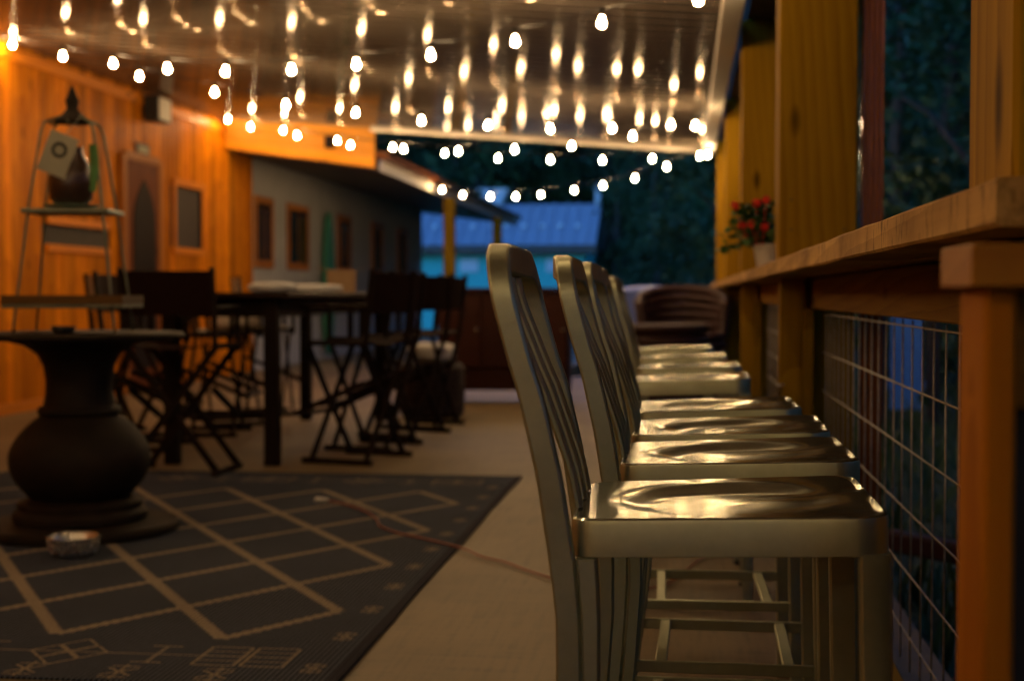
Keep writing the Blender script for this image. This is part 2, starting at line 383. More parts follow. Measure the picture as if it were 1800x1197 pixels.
def bulb_mat():
    m, nt, b = newmat('lit_bulb')
    b.inputs['Base Color'].default_value = (1, 0.8, 0.5, 1)
    b.inputs['Emission Color'].default_value = (1.0, 0.65, 0.31, 1); b.inputs['Emission Strength'].default_value = BULB_E
    return m
M['bulb'] = bulb_mat()

# ------------------------------------------------------------------ ground, terrace floor, hill
g = MB(); n = 48
xs = [-400 + 800 * i / n for i in range(n + 1)]; ys = [-100 + 600 * j / n for j in range(n + 1)]
def gz(x, y):
    z = -0.35
    if y > 56: z += (y - 56) * 0.30
    if x > 14: z += min((x - 14), 60) * 0.25
    return min(z, 40)
g.add([(x, y, gz(x, y)) for y in ys for x in xs], [(j * (n + 1) + i, j * (n + 1) + i + 1, (j + 1) * (n + 1) + i + 1, (j + 1) * (n + 1) + i) for j in range(n) for i in range(n)])
g.build('ground', M['ground'], kind='structure', smooth=True)
f = MB(); f.box(-5.9, 0.72, -9.6, 17.9, -0.30, 0.0); f.build('terrace_floor', M['floor'], kind='structure')
f = MB(); f.box(-5.9, -1.6, 17.902, 33, -0.31, -0.004); f.build('porch_floor', M['floor'], kind='structure')

# ------------------------------------------------------------------ roof of ribbed metal
def ceil_z(x): return 2.74 + (0.27 - x) * 0.077
roof = thing('terrace_roof', 'ribbed shiny metal terrace roof hung with string lights', 'roof')
P = 0.2286
def rib_profile():
    """flat pan with two faint stiffeners and one tight trapezoid rib"""
    pts = [(0.0, 0.0), (0.045, 0.0)]
    for c in (0.055, 0.105):
        pts += [(c - .0030, 0.0), (c - .0024, 0.0), (c - .0010, 0.0009), (c + .0010, 0.0009), (c + .0024, 0.0), (c + .0030, 0.0)]
    pts += [(0.125, 0.0), (0.160, 0.0)]
    def corner(c, a0, a1, r):      # rounded fold: heading turns from a0 to a1
        (x, z) = c; out = []; n_ = 5
        d = r * math.tan(abs(a1 - a0) / 2); sx, sz = x - d * math.cos(a0), z - d * math.sin(a0)
        sg = 1 if a1 > a0 else -1; cx_, cz_ = sx - sg * r * math.sin(a0), sz + sg * r * math.cos(a0)
        for k in range(n_ + 1):
            a = a0 + (a1 - a0) * k / n_; out.append((cx_ + sg * r * math.sin(a), cz_ - sg * r * math.cos(a)))
        e_ = .0006
        return [(out[0][0] - e_ * math.cos(a0), out[0][1] - e_ * math.sin(a0))] + out + [(out[-1][0] + e_ * math.cos(a1), out[-1][1] + e_ * math.sin(a1))]
    A = R(58); rise = 0.019; run_ = rise / math.tan(A); x0 = 0.172
    pts += corner((x0, 0), 0, A, .017) + corner((x0 + run_, rise), A, 0, .017) + corner((x0 + run_ + .022, rise), 0, -A, .017) + corner((x0 + 2 * run_ + .022, 0), -A, 0, .017)
    return pts
prof = rib_profile()
pan = MB(); xs_ = [0.27, -0.9, -2.1, -3.3, -4.5, -5.82]; vs_ = []; line = []
for k in range(4):
    for (py, pz) in prof: line.append((k * P + py, pz))
line.append((4 * P + 0.004, 0))
for x in xs_:
    for (py, pz) in line: vs_.append((x, py, ceil_z(x) + pz))
nl = len(line)
pan.add(vs_, [(i * nl + j, i * nl + j + 1, (i + 1) * nl + j + 1, (i + 1) * nl + j) for i in range(len(xs_) - 1) for j in range(nl - 1)])
pan_me = pan.mesh('roof_panel', M['ceil'], True)
NPAN = 29
for k in range(NPAN):
    o = link('roof_panel', pan_me, roof, loc=(0, 17.0 - (k + 1) * 4 * P, 0.0015 * (k % 2)))
ROOF_Y0 = 17.0 - NPAN * 4 * P
t = MB()
t.add([(0.34, ROOF_Y0, ceil_z(0.34) + .10), (-5.9, ROOF_Y0, ceil_z(-5.9) + .10), (-5.9, 17.02, ceil_z(-5.9) + .10), (0.34, 17.02, ceil_z(0.34) + .10),
       (0.34, ROOF_Y0, ceil_z(0.34) + .16), (-5.9, ROOF_Y0, ceil_z(-5.9) + .16), (-5.9, 17.02, ceil_z(-5.9) + .16), (0.34, 17.02, ceil_z(0.34) + .16)],
      [(0, 1, 2, 3), (4, 7, 6, 5), (0, 4, 5, 1), (1, 5, 6, 2), (2, 6, 7, 3), (3, 7, 4, 0)])
t.box(0.26, 1.25, ROOF_Y0, 17.6, 3.06, 3.12)
t.build('roof_deck', M['beam'], roof)
e = MB(); e.cbox(0.205, 0.335, ROOF_Y0, 17.1, 2.69, 2.80, 0.006); e.build('edge_trim', M['white'], roof)
e = MB()
zl, zr = ceil_z(-3.8), ceil_z(0.2)
e.add([(-3.8, 17.0, zl - .035), (0.203, 17.0, zr - .035), (0.203, 17.09, zr - .035), (-3.8, 17.09, zl - .035), (-3.8, 17.0, zl + .09), (0.203, 17.0, zr + .09), (0.203, 17.09, zr + .09), (-3.8, 17.09, zl + .09)],
      [(0, 3, 2, 1), (4, 5, 6, 7), (0, 1, 5, 4), (1, 2, 6, 5), (2, 3, 7, 6), (3, 0, 4, 7)])
e.build('end_trim', M['white'], roof)
e = MB(); e.cbox(-1.0, -0.25, 14.6, 14.9, ceil_z(-.6) - 0.10, ceil_z(-.6) - 0.045, .005)
# header beam over the posts
hb = MB(); hb.cbox(0.40, 0.66, ROOF_Y0, 17.55, 2.88, 3.05, 0.006)
hb = hb.build('header_beam', M['beam'])
tag(hb, 'dark header beam running along the tops of the timber posts', 'beam')

# ------------------------------------------------------------------ posts, bar, rails, wire mesh
POST_X = 0.376
POST_Y = [1.71, 5.86, 9.75, 13.65, 17.3]
lab = ['thick pine post at the right edge, nearest of the row', 'wide pine post with oval grain beside the brown downspout',
       'knotty pine post behind the red flowers', 'pine post second from the far end of the row', 'slim-looking pine post at the far end of the row']
for i, y in enumerate(POST_Y):
    p = thing('timber_post', lab[i], 'post', (POST_X, y, 0), 0, 'timber posts along the bar')
    b = MB(); b.cbox(0.0, 0.31, 0.0, 0.26, 1.15, 2.88, 0.007); b.build('shaft', M['post'], p)
    b = MB(); b.cbox(0.10, 0.305, 0.012, 0.255, 0.0, 1.1, 0.006); b.build('base_shaft', M['post'], p)
# bar top
BX0, BZ0, BZ1 = 0.308, 1.108, 1.158
bar = thing('drink_rail', 'long rough-edged pine bar shelf running along the posts', 'bar counter', (BX0, 1.47, BZ0))
def plank(w0, w1, L, h, wav):
    m = MB(); nS = 90; ring = []
    for i in range(nS + 1):
        y = L * i / nS
        dx = wav * (0.5 * math.sin(y * 3.1 + w0 * 40) + random.uniform(-.6, .6)); dz = wav * random.uniform(-.5, .5)
        c = 0.004
        ring.append([(w0 + dx, y, c), (w0 + dx + c, y, 0 + dz * .6), (w1 - c, y, 0), (w1, y, c), (w1, y, h - c), (w1 - c, y, h), (w0 + dx * .8 + c, y, h + dz), (w0 + dx, y, h - c)])
    v = [q for r_ in ring for q in r_]; fs = [tuple(range(8)), tuple(nS * 8 + k for k in range(8))[::-1]]
    for i in range(nS):
        for k in range(8): fs.append((i * 8 + k, i * 8 + (k + 1) % 8, (i + 1) * 8 + (k + 1) % 8, (i + 1) * 8 + k))
    return m.add(v, fs)
plank(0.0, 0.14, 15.9, BZ1 - BZ0, 0.003).build('plank', M['bar_wood'], bar, 40)
plank(0.144, 0.285, 15.9, BZ1 - BZ0, 0.001).build('plank', M['bar_wood'], bar, 40)
plank(0.289, 0.42, 15.9, BZ1 - BZ0, 0.001).build('plank', M['bar_wood'], bar, 40)
scw = MB(); scw.lathe([(0.0, .0012), (.0035, .001), (.0048, 0.0)], 10); scw_me = scw.mesh('screw_head', M['black'], True)
for py_, (sx_, sz_) in [(y_, q_) for y_ in POST_Y[1:3] for q_ in ((.05, 1.30), (.05, 1.42), (.26, 1.30))]:
    o = link('screw_head', scw_me, [c for c in COL.objects if c.name.startswith('timber_post') and abs(c.location.y - py_) < .01][0], loc=(sx_, -.0005, sz_)); o.rotation_euler = (R(90), 0, 0)
# railing bays
wire_r = 0.0026
FX = 0.540
STEP = 0.1524
bays = [(1.86, 5.80), (5.98, 9.70), (9.88, 13.6), (13.78, 17.25)]
blab = ['pine railing with square wire mesh nearest the camera', 'pine mesh railing below the red flowers', 'pine mesh railing third along the bar', 'pine mesh railing at the far end of the bar']
vw = MB(); vw.tube([(0, 0, 0.09), (0, 0, 0.955)], wire_r, 6); vw_me = vw.mesh('wire', M['wire'], True)
for i, (y0, y1) in enumerate(bays):
    p = thing('mesh_railing', blab[i], 'railing', (FX, y0, 0), 0, 'railing bays under the bar')
    L = y1 - y0
    b = MB(); b.cbox(-0.164, -0.074, L - 0.03, L + 0.058, 0.0, 1.105, 0.004); b.build('rail_post', M['post'], p)
    if i == 0:
        b = MB(); b.cbox(-0.164, -0.074, -0.085, 0.004, 0.0, 1.105, 0.004); b.build('rail_post', M['post'], p)
    b = MB(); b.cbox(-0.034, 0.004, 0.006, L + 0.055, 0.983, 1.104, 0.004); b.build('top_rail', M['rail_wood'], p)
    b = MB(); b.cbox(-0.034, 0.004, 0.006, L + 0.055, 0.03, 0.085, 0.004); b.build('bottom_rail', M['rail_wood'], p)
    b = MB(); b.cbox(-0.0725, -0.030, L - 0.03, L + 0.05, 0.086, 0.982, 0.003); b.build('nailer', M['post'], p)
    hs = [0.961 - k * STEP for k in range(6)]
    if i < 2:
        hw = MB(); hw.tube([(0, 0.0, 0), (0, L - 0.02, 0)], wire_r, 6); hw_me = hw.mesh('wire', M['wire'], True)
        for z in hs: link('wire', hw_me, p, loc=(0.0085, 0.004, z))
        k = 0.03
        while k < L - 0.02:
            o = link('wire', vw_me, p, loc=(0.0125, k + random.uniform(-.002, .002), 0.02)); k += STEP
    else:
        hw = MB()
        for z in hs: hw.tube([(0.0085, 0.0, z), (0.0085, L - 0.02, z)], wire_r, 4)
        k = 0.03
        while k < L - 0.02: hw.tube([(0.0125, k, 0.11), (0.0125, k, 0.975)], wire_r, 4); k += STEP
        hw.build('wire_mesh', M['wire'], p, True, 'stuff')
# near end rail, close to the lens
p = thing('end_railing', 'blurred pine rail with thick cap close to the lens at right', 'railing', (0.229, 1.16, 0))
b = MB(); b.cbox(-0.004, 1.6, 0.0, 0.14, 1.045, 1.080, 0.002); b.build('rail_cap', M['cross_wood'], p)
b = MB(); b.cbox(0.010, 0.036, 0.02, 0.125, 0.0, 1.0445, 0.004); b.build('rail_post', M['end_wood'], p)
b = MB(); b.cbox(0.038, 1.5, 0.05, 0.088, 0.945, 1.0445, 0.004); b.build('rail_board', M['cross_wood'], p)
b = MB(); b.cbox(0.037, 1.5, 0.075, 0.10, 0.0, 0.944, 0.004); b.build('kick_panel', M['beam'], p)
# downspout
d = thing('downspout', 'brown ribbed metal downspout fixed beside the wide pine post', 'downspout', (POST_X + 0.335, 5.92, 0))
m_ = MB(); poly = []
for i in range(21):
    poly.append((-0.005 + 0.085 * i / 20, -0.03 + 0.006 * (1 - math.cos(2 * math.pi * i / 5))))
for i in range(5): poly.append((0.080 + (-0.005 if i % 2 else 0), -0.03 + 0.06 * (i + .5) / 5))
poly += [(0.080, 0.035), (-0.005, 0.035)]
m_.prism(poly, -0.3, 3.04, 'Z'); m_.build('pipe', M['spout'], d)
m_ = MB(); m_.box(-0.009, 0.084, -0.036, 0.04, 2.30, 2.33); m_.build('strap', M['spout'], d)

# ------------------------------------------------------------------ the metal bar stools
def stool_x(z):     # left (rear) and right (front) face of the rear frame at height z, seat rear = 0
    T = [(0.0, -.075, -.040), (0.25, -.045, -.012), (0.40, -.026, .006), (0.55, -.016, .0165), (0.62, -.0165, .0146), (0.663, -.0215, .011), (0.709, -.028, .0066),
         (0.754, -.035, -.001), (0.80, -.042, -.008), (0.908, -.066, -.033), (0.951, -.080, -.048), (1.028, -.101, -.069), (1.103, -.114, -.083), (1.13, -.117, -.087)]
    for (z0, a0, b0), (z1, a1, b1) in zip(T, T[1:]):
        if z <= z1:
            t = max(0, (z - z0) / (z1 - z0)); return a0 + (a1 - a0) * t, b0 + (b1 - b0) * t
    return T[-1][1:]
SEAT_Z = 0.757
def seat_outline(n, inset=0.0):
    xr, xf, wr, wf, rr, rf = 0.0, 0.405, 0.187, 0.207, 0.035, 0.045
    pts = []
    cs = [(xf - rf, wf - rf, rf, 0), (xr + rr, wr - rr, rr, 90), (xr + rr, -wr + rr, rr, 180), (xf - rf, -wf + rf, rf, 270)]
    k = n // 8
    dense = []
    for ci, (cx, cy_, r, a0) in enumerate(cs):
        for i in range(k):
            a = R(a0 + 90 * i / (k - 1)); dense.append((cx + (r - inset) * math.cos(a), cy_ + (r - inset) * math.sin(a)))
        nx = cs[(ci + 1) % 4]; a = R(a0 + 90)
        p0 = dense[-1]; p1 = (nx[0] + (nx[2] - inset) * math.cos(R(nx[3])), nx[1] + (nx[2] - inset) * math.sin(R(nx[3])))
        for i in range(1, k + 1): t = i / (k + 1); dense.append((p0[0] + (p1[0] - p0[0]) * t, p0[1] + (p1[1] - p0[1]) * t))
    return dense
def sst(a, b, x):
    t = min(1, max(0, (x - a) / (b - a))); return t * t * (3 - 2 * t)
def seat_h(x, y):   # metres below or above the flat rim
    # oval dish at the back opening into two thigh troughs with a ridge between
    e = math.sqrt(((x - 0.215) / 0.19) ** 2 + (y / 0.172) ** 2)
    dish = 1 - sst(0.55, 0.975, e)
    front = sst(0.20, 0.40, x)
    z = -0.013 * dish * (1 - 0.6 * front)
    tr = math.exp(-((abs(y) - 0.095) / 0.06) ** 2)
    z -= 0.0045 * front * tr * (1 - sst(0.36, 0.43, x) * 0.2)
    z += 0.0035 * sst(0.16, 0.30, x) * math.exp(-(y / 0.036) ** 2)
    z -= 0.0015 * sst(0.36, 0.405, x)
    return z
def tilt(x): return 0.036 * (x - 0.2)
def make_stool():
    root = thing('bar_stool', 'x', 'bar stool')
    N = 64
    s = MB(); rings = []
    base = seat_outline(N); n = len(base)
    prof_ = [(0.02, SEAT_Z - 0.030, 0), (0.02, SEAT_Z - 0.046, 0), (0.0008, SEAT_Z - 0.050, 0), (0.0, SEAT_Z - 0.0492, 0), (0.0, SEAT_Z - 0.007, 0), (0.0015, SEAT_Z - 0.0025, 0), (0.005, SEAT_Z, 0)]
    vs_ = []
    for ins, z, _ in prof_:
        for (x, y) in seat_outline(N, ins): vs_.append((x, y, z + tilt(x)))
    fs = []
    nr = len(prof_)
    inner = seat_outline(N, 0.005); K = 34; cx, cy_ = 0.205, 0.0
    for k in range(1, K):
        t = 1 - k / K
        for (x, y) in inner:
            px, py = cx + (x - cx) * t, cy_ + (y - cy_) * t
            vs_.append((px, py, SEAT_Z + seat_h(px, py) + tilt(px)))
    nr += K - 1
    for i in range(nr - 1):
        for k in range(n): fs.append((i * n + k, i * n + (k + 1) % n, (i + 1) * n + (k + 1) % n, (i + 1) * n + k))
    vs_.append((cx, cy_, SEAT_Z + seat_h(cx, cy_) + tilt(cx))); c = len(vs_) - 1
    for k in range(n): fs.append(((nr - 1) * n + k, (nr - 1) * n + (k + 1) % n, c))
    fs.append(tuple(range(n)))
    so = s.add(vs_, fs).build('seat', M['alu_seat'], root, 24)
    so.data.materials.append(M['alu'])
    for pi in range(5 * n): so.data.polygons[pi].material_index = 1
    # back frame: inverted U
    hw = lambda z: 0.196 - 0.006 * sst(0.75, 1.1, z)
    ztop = 1.106; rc = 0.075; th = 0.021
    path = []
    for i in range(12): z = 0.70 + (ztop - rc - 0.70) * i / 12; path.append((-hw(z), z, (-1, 0)))
    for i in range(9):
        a = R(180 - 90 * i / 8); path.append((-hw(1.05) + rc + rc * math.cos(a), ztop - rc + rc * math.sin(a), (math.cos(a), math.sin(a))))
    path.append((-0.05, ztop + .004, (0, 1))); path.append((0, ztop + .005, (0, 1)))
    path += [(-y, z, (-nx, nz)) for (y, z, (nx, nz)) in path[:-1]][::-1]
    b = MB(); vs_ = []; fs = []; SEC = 12
    for j, (y, z, (ny, nz)) in enumerate(path):
        xl, xr = stool_x(z)
        horiz = nz          # rail deeper than the uprights
        t_in = th + 0.022 * max(0, nz) ** 2
        bow = -0.012 * max(0, nz) ** 2 * (1 - (y / 0.12) ** 2 if abs(y) < .12 else 0)
        xl += bow; xr += bow
        c_ = 0.0045
        sec = [(xl, -c_), (xl + c_ * .3, -c_ * .3), (xl + c_, 0), (xr - c_, 0), (xr - c_ * .3, -c_ * .3), (xr, -c_),
               (xr, -t_in + c_), (xr - c_ * .3, -t_in + c_ * .3), (xr - c_, -t_in), (xl + c_, -t_in), (xl + c_ * .3, -t_in + c_ * .3), (xl, -t_in + c_)]
        for (sx, so) in sec: vs_.append((sx, y + ny * so, z + nz * so))
    for j in range(len(path) - 1):
        for k in range(SEC): fs.append((j * SEC + k, j * SEC + (k + 1) % SEC, (j + 1) * SEC + (k + 1) % SEC, (j + 1) * SEC + k))
    fs.append(tuple(range(SEC))); fs.append(tuple((len(path) - 1) * SEC + k for k in range(SEC)))
    b.add(vs_, fs).build('back_frame', M['alu'], root, 22)
    for yy in (-0.085, 0.0, 0.085):
        m_ = MB(); vs_ = []; fs = []; nS = 14
        for i in range(nS + 1):
            z = 0.752 + (ztop - 0.042 - 0.752) * i / nS; xl, xr = stool_x(z); xm = xl + 0.017 + 0.022 * (1 - sst(0.75, 1.0, z)) - 0.010 * sst(.95, 1.06, z)
            w = 0.0125; d_ = 0.006
            for (dx, dy) in ((-d_, -w + .003), (-d_, w - .003), (-d_ * .4, w), (d_ * .4, w), (d_, w - .003), (d_, -w + .003), (d_ * .4, -w), (-d_ * .4, -w)): vs_.append((xm + dx, yy + dy, z))
        for i in range(nS):
            for k in range(8): fs.append((i * 8 + k, i * 8 + (k + 1) % 8, (i + 1) * 8 + (k + 1) % 8, (i + 1) * 8 + k))
        fs += [tuple(range(8)), tuple(nS * 8 + k for k in range(8))]
        m_.add(vs_, fs).build('back_slat', M['alu'], root, 22)
    for sgn in (-1, 1):
        # rear leg: outer strip with a second strip welded in front of it
        for which in (0, 1):
            m_ = MB(); vs_ = []; fs = []; zs = [0.012 + (0.700 - 0.012) * i / 18 for i in range(19)]
            for z in zs:
                xl, xr = stool_x(z)
                if which: xl, xr = xr + 0.0015, xr + 0.0235 + 0.004 * sst(0.55, .7, z) - .004 * (1 - sst(0, .3, z))
                if which and False: pass
                yo = 0.196 + 0.012 * (1 - z / 0.7); yi = yo - 0.021 - (0.012 if which else 0); c_ = .003
                zz = z if not which else min(z, 0.7)
                sec = [(xl, yo - c_), (xl + c_, yo), (xr - c_, yo), (xr, yo - c_), (xr, yi + c_), (xr - c_, yi), (xl + c_, yi), (xl, yi + c_)]
                for (x, y) in sec: vs_.append((x, sgn * y, zz))
            for i in range(18):
                for k in range(8): fs.append((i * 8 + k, i * 8 + (k + 1) % 8, (i + 1) * 8 + (k + 1) % 8, (i + 1) * 8 + k))
            fs += [tuple(range(8)), tuple(18 * 8 + k for k in range(8))]
            if which == 0: leg = m_.add(vs_, fs).build('leg', M['alu'], root, 22)
            else: m_.add(vs_, fs).build('leg_brace', M['alu'], leg, 22)
        m_ = MB(); xl, xr = stool_x(0.0); yo = 0.2085
        m_.cbox(xl - .001, xr + .022, min(sgn * (yo + .001), sgn * (yo - .034)), max(sgn * (yo + .001), sgn * (yo - .034)), 0.0, 0.014, .003); m_.build('foot_cap', M['foot'], leg)
        # front leg
        m_ = MB(); vs_ = []; fs = []; zs = [0.012, 0.2, 0.4, 0.6, 0.716]
        for z in zs:
            t = z / .716; x1 = 0.4045 + 0.012 * (1 - t); x0 = x1 - 0.036 - 0.004 * t; yo = 0.2068 + 0.007 * (1 - t); yi = yo - 0.030; c_ = .009; ci = .003
            sec = [(x0, yo - ci), (x0 + ci, yo), (x1 - c_ * 1.6, yo), (x1 - c_ * .5, yo - c_ * .3), (x1, yo - c_ * 1.2), (x1, yi + ci), (x1 - ci, yi), (x0 + ci, yi), (x0, yi + ci)]
            for (x, y) in sec: vs_.append((x, sgn * y, z))
        ns = 9
        for i in range(len(zs) - 1):
            for k in range(ns): fs.append((i * ns + k, i * ns + (k + 1) % ns, (i + 1) * ns + (k + 1) % ns, (i + 1) * ns + k))
        fs += [tuple(range(ns)), tuple((len(zs) - 1) * ns + k for k in range(ns))]
        leg = m_.add(vs_, fs).build('leg', M['alu'], root, 22)
        m_ = MB(); m_.cbox(0.376, 0.418, min(sgn * .2145, sgn * .182), max(sgn * .2145, sgn * .182), 0.0, 0.014, .003); m_.build('foot_cap', M['foot'], leg)
        ys_ = sorted((sgn * 0.198, sgn * 0.186))
        m_ = MB(); m_.cbox(-0.010, 0.376, ys_[0], ys_[1], 0.262, 0.286, .002); m_.build('stretcher', M['alu'], root)
    for xx in (0.052, 0.312):
        m_ = MB(); m_.cbox(xx, xx + 0.024, -0.187, 0.187, 0.270, 0.284, .002); m_.build('stretcher', M['alu'], root)
    return root
proto = make_stool()
STOOLS = [(-.147, 1.80, 0.0, 'brushed metal bar stool nearest the camera, in sharp focus'),
          (-.112, 2.40, 0.4, 'second metal bar stool from the camera'),
          (-.108, 2.91, -0.8, 'third metal bar stool from the camera'),
          (-.122, 3.50, 1.0, 'fourth metal bar stool from the camera, back hidden by the third'),
          (-.185, 4.72, -1.0, 'fifth metal bar stool, just past the gap in the row'),
          (-.188, 5.52, 0.6, 'sixth metal bar stool, third from the far end of the row'),
          (-.215, 6.40, -0.5, 'second metal bar stool from the far end of the row'),
          (-.262, 7.45, 1.2, 'last metal bar stool at the far end of the row')]
for i, (x0, yn, rz, lb) in enumerate(STOOLS):
    o = proto if i == 0 else copy_tree(proto)
    o.location = (x0, yn + 0.207, 0); o.rotation_euler = (0, 0, R(rz)); tag(o, lb, 'bar stool', 'metal stools along the bar')

# ------------------------------------------------------------------ string lights
bm_ = MB(); bm_.lathe([(0.0, -0.062), (0.0135, -0.0575), (0.021, -0.046), (0.021, -0.034), (0.0135, -0.022), (0.011, -0.012), (0.010, 0.0)], 10)
bulb_me = bm_.mesh('bulb', M['bulb'], True)
sm_ = MB(); sm_.lathe([(0.013, 0.0), (0.0155, 0.004), (0.0155, 0.035), (0.011, 0.042), (0.006, 0.052)], 10)
sock_me = sm_.mesh('socket', M['cable'], True)
def light_string(label, pts, a0=None, a1=None):
    """pts: bulb centres"""
    pts = [Vector(p) for p in pts]
    root = thing('light_string', label, 'string lights', pts[0], 0, 'warm bulb strings under the roof')
    o0 = pts[0]
    path = ([Vector(a0)] if a0 is not None else []) + [p + Vector((0, 0, 0.098)) for p in pts] + ([Vector(a1)] if a1 is not None else [])
    c = MB(); dense = []
    for a, b in zip(path, path[1:]):
        for k in range(4):
            t = k / 4; q = a.lerp(b, t); q.z -= 0.02 * math.sin(math.pi * t); dense.append(q - o0)
    dense.append(path[-1] - o0)
    c.tube(dense, 0.004, 5).build('cable', M['cable'], root)
    for p in pts:
        s = link('socket', sock_me, root, loc=p - o0 + Vector((0, 0, 0.048)))
        s.rotation_euler = (random.uniform(-.12, .12), random.uniform(-.12, .12), 0)
        link('bulb', bulb_me, s)
    return root
def by_pixel(px, Y0, Y1):
    n = len(px); out = []
    for i, (x, y) in enumerate(px): out.append(at(x, y, Y=Y0 + (Y1 - Y0) * i / (n - 1)))
    return out
light_string('bulb string crossing from the top left wall up to the top right',
             by_pixel([(22, 82), (110, 103), (199, 116), (294, 125), (397, 130), (512, 127), (626, 118), (757, 102), (905, 78), (1058, 45), (1228, 5)], 11.5, 7.8), (-5.8, 11.3, 3.16), (0.205, 7.4, 2.70))
light_string('bulb string across the middle of the ceiling just inside its far edge',
             by_pixel([(245, 138), (377, 166), (502, 188), (626, 202), (741, 216), (858, 224), (967, 230), (1076, 229), (1180, 223)], 11.6, 13.2), (-5.8, 11.9, 3.16), (0.205, 13.4, 2.70))
light_string('bulb string sagging past the orange gable to the far right corner',
             by_pixel([(363, 189), (400, 213), (498, 232), (593, 250), (690, 262), (782, 272), (876, 281), (967, 284), (1059, 285), (1147, 282), (1244, 275)], 17.15, 16.2), (-5.78, 17.1, 3.10), (0.27, 16.4, 2.70))
light_string('bulb string rising from the orange gable to the right roof edge',
             by_pixel([(359, 197), (440, 226), (522, 241), (616, 258), (709, 265), (806, 269), (904, 266), (1005, 260), (1112, 243), (1222, 225)], 17.25, 12.7), (-5.78, 17.3, 3.05), (0.27, 12.3, 2.70))
light_string('lowest bulb string hanging in front of the blue-roofed house',
             by_pixel([(777, 336), (814, 345), (862, 348), (906, 348), (951, 345), (1009, 337), (1060, 329), (1116, 316), (1172, 296), (1230, 277)], 21.3, 16.3), (-3.84, 21.7, 2.62), (0.27, 15.9, 2.70))
def run(a, b, n, sag):
    a = Vector(a); b = Vector(b); out = []
    for i in range(n):
        t = (i + .5) / n; q = a.lerp(b, t); q.z -= sag * 4 * t * (1 - t) + 0.1; out.append(q)
    return out
for lb, a, b in (('bulb string overhead crossing above the patterned rug', (-5.75, 6.2, 3.18), (0.2, 5.0, 2.69)),
                 ('bulb string overhead near the wall behind the camera', (-5.75, -5.2, 3.18), (0.2, -4.6, 2.69)),
                 ('bulb string overhead crossing above the nearest stools', (-5.75, 2.2, 3.18), (0.2, 3.2, 2.69)),
                 ('bulb string overhead crossing behind the camera', (-5.75, 0.2, 3.18), (0.2, -1.4, 2.69))):
    light_string(lb, run(a, b, 8 if a[1] < 1 else 6, 0.16), a, b)

# ------------------------------------------------------------------ left: knotty pine wall of the lodge
WX = -5.80
lodge = thing('lodge_wall', 'knotty pine board wall glowing orange under the bulbs', 'wall', (WX, 0, 0))
b = MB(); b.box(-0.22, -0.024, -9.6, 18.55, -0.3, 3.3); b.build('wall_core', M['beam'], lodge)
bd = {}
def board_mesh(w, z0, z1):
    k = (round(w, 3), round(z0, 3), round(z1, 3))
    if k not in bd:
        m_ = MB(); m_.cbox(-0.022, 0.0, 0.0, w - 0.003, z0, z1, 0.006); bd[k] = m_.mesh('board', M['wall_wood'])
    return bd[k]
openings = [(12.45, 13.75, 1.50, 1.68), (15.72, 16.62, 1.58, 2.28)]
y = 10.2; bw = 0.142
while y < 18.5:
    segs = [(0.0, 3.22)]
    for (a, b_, c, d_) in openings:
        if y + bw > a and y < b_: segs = [(0.0, c), (d_, 3.22)]
    for (c, d_) in segs: link('board', board_mesh(bw, c, d_), lodge, loc=(random.uniform(-.002, .002), y, 0))
    y += bw
m_ = MB(); y = -9.4
while y < 10.1: m_.cbox(-0.022, 0.0, y, y + bw - 0.003, 0, 3.22, .006); y += bw
m_.build('board_run', M['wall_wood'], lodge, kind='stuff')
m_ = MB(); m_.cbox(0.002, 0.022, 10.2, 18.4, 3.06, 3.16, .004); m_.build('cornice', M['wall_woodh'], lodge)
m_ = MB(); m_.cbox(0.002, 0.02, 10.2, 14.1, 0.0, 0.10, .004); m_.build('skirting', M['wall_woodh'], lodge)
ew = thing('end_wall', 'pine board wall closing the terrace behind the camera', 'wall', (0, -9.5, 0))  # unseen wall added to keep blue sky out of the stool reflections
m_ = MB(); x = -5.75
while x < 1.1: m_.cbox(x, x + .139, 0, .03, 0, 3.0, .005); x += .142
m_.build('board_run', M['wall_wood'], ew, kind='stuff')
# small pass-through window
w = MB(); w.box(-0.20, -0.15, 12.45, 13.75, 1.50, 1.68)
w = w.build('window', M['glass'], lodge)
for (a, b_, c, d_) in ((12.40, 13.80, 1.685, 1.75), (12.40, 13.80, 1.43, 1.495)):
    m_ = MB(); m_.cbox(0.002, 0.035, a, b_, c, d_, .004); m_.build('frame', M['wall_woodh'], w)
w = MB(); w.box(-0.20, -0.15, 15.72, 16.62, 1.58, 2.28); w = w.build('window', M['glass'], lodge)
for (a, b_, c, d_) in ((15.64, 16.70, 2.285, 2.36), (15.64, 16.70, 1.50, 1.575), (15.64, 15.715, 1.58, 2.28), (16.625, 16.70, 1.58, 2.28)):
    m_ = MB(); m_.cbox(0.002, 0.03, a, b_, c, d_, .004); m_.build('frame', M['wall_woodh'], w)
m_ = MB(); m_.box(-0.14, -0.03, 15.8, 16.5, 1.60, 1.72); m_.build('sill_box', M['dark_wood'], w)
m_ = MB(); m_.box(-0.13, -0.06, 16.08, 16.12, 1.73, 2.27); m_.build('mullion', M['dark_wood'], w)
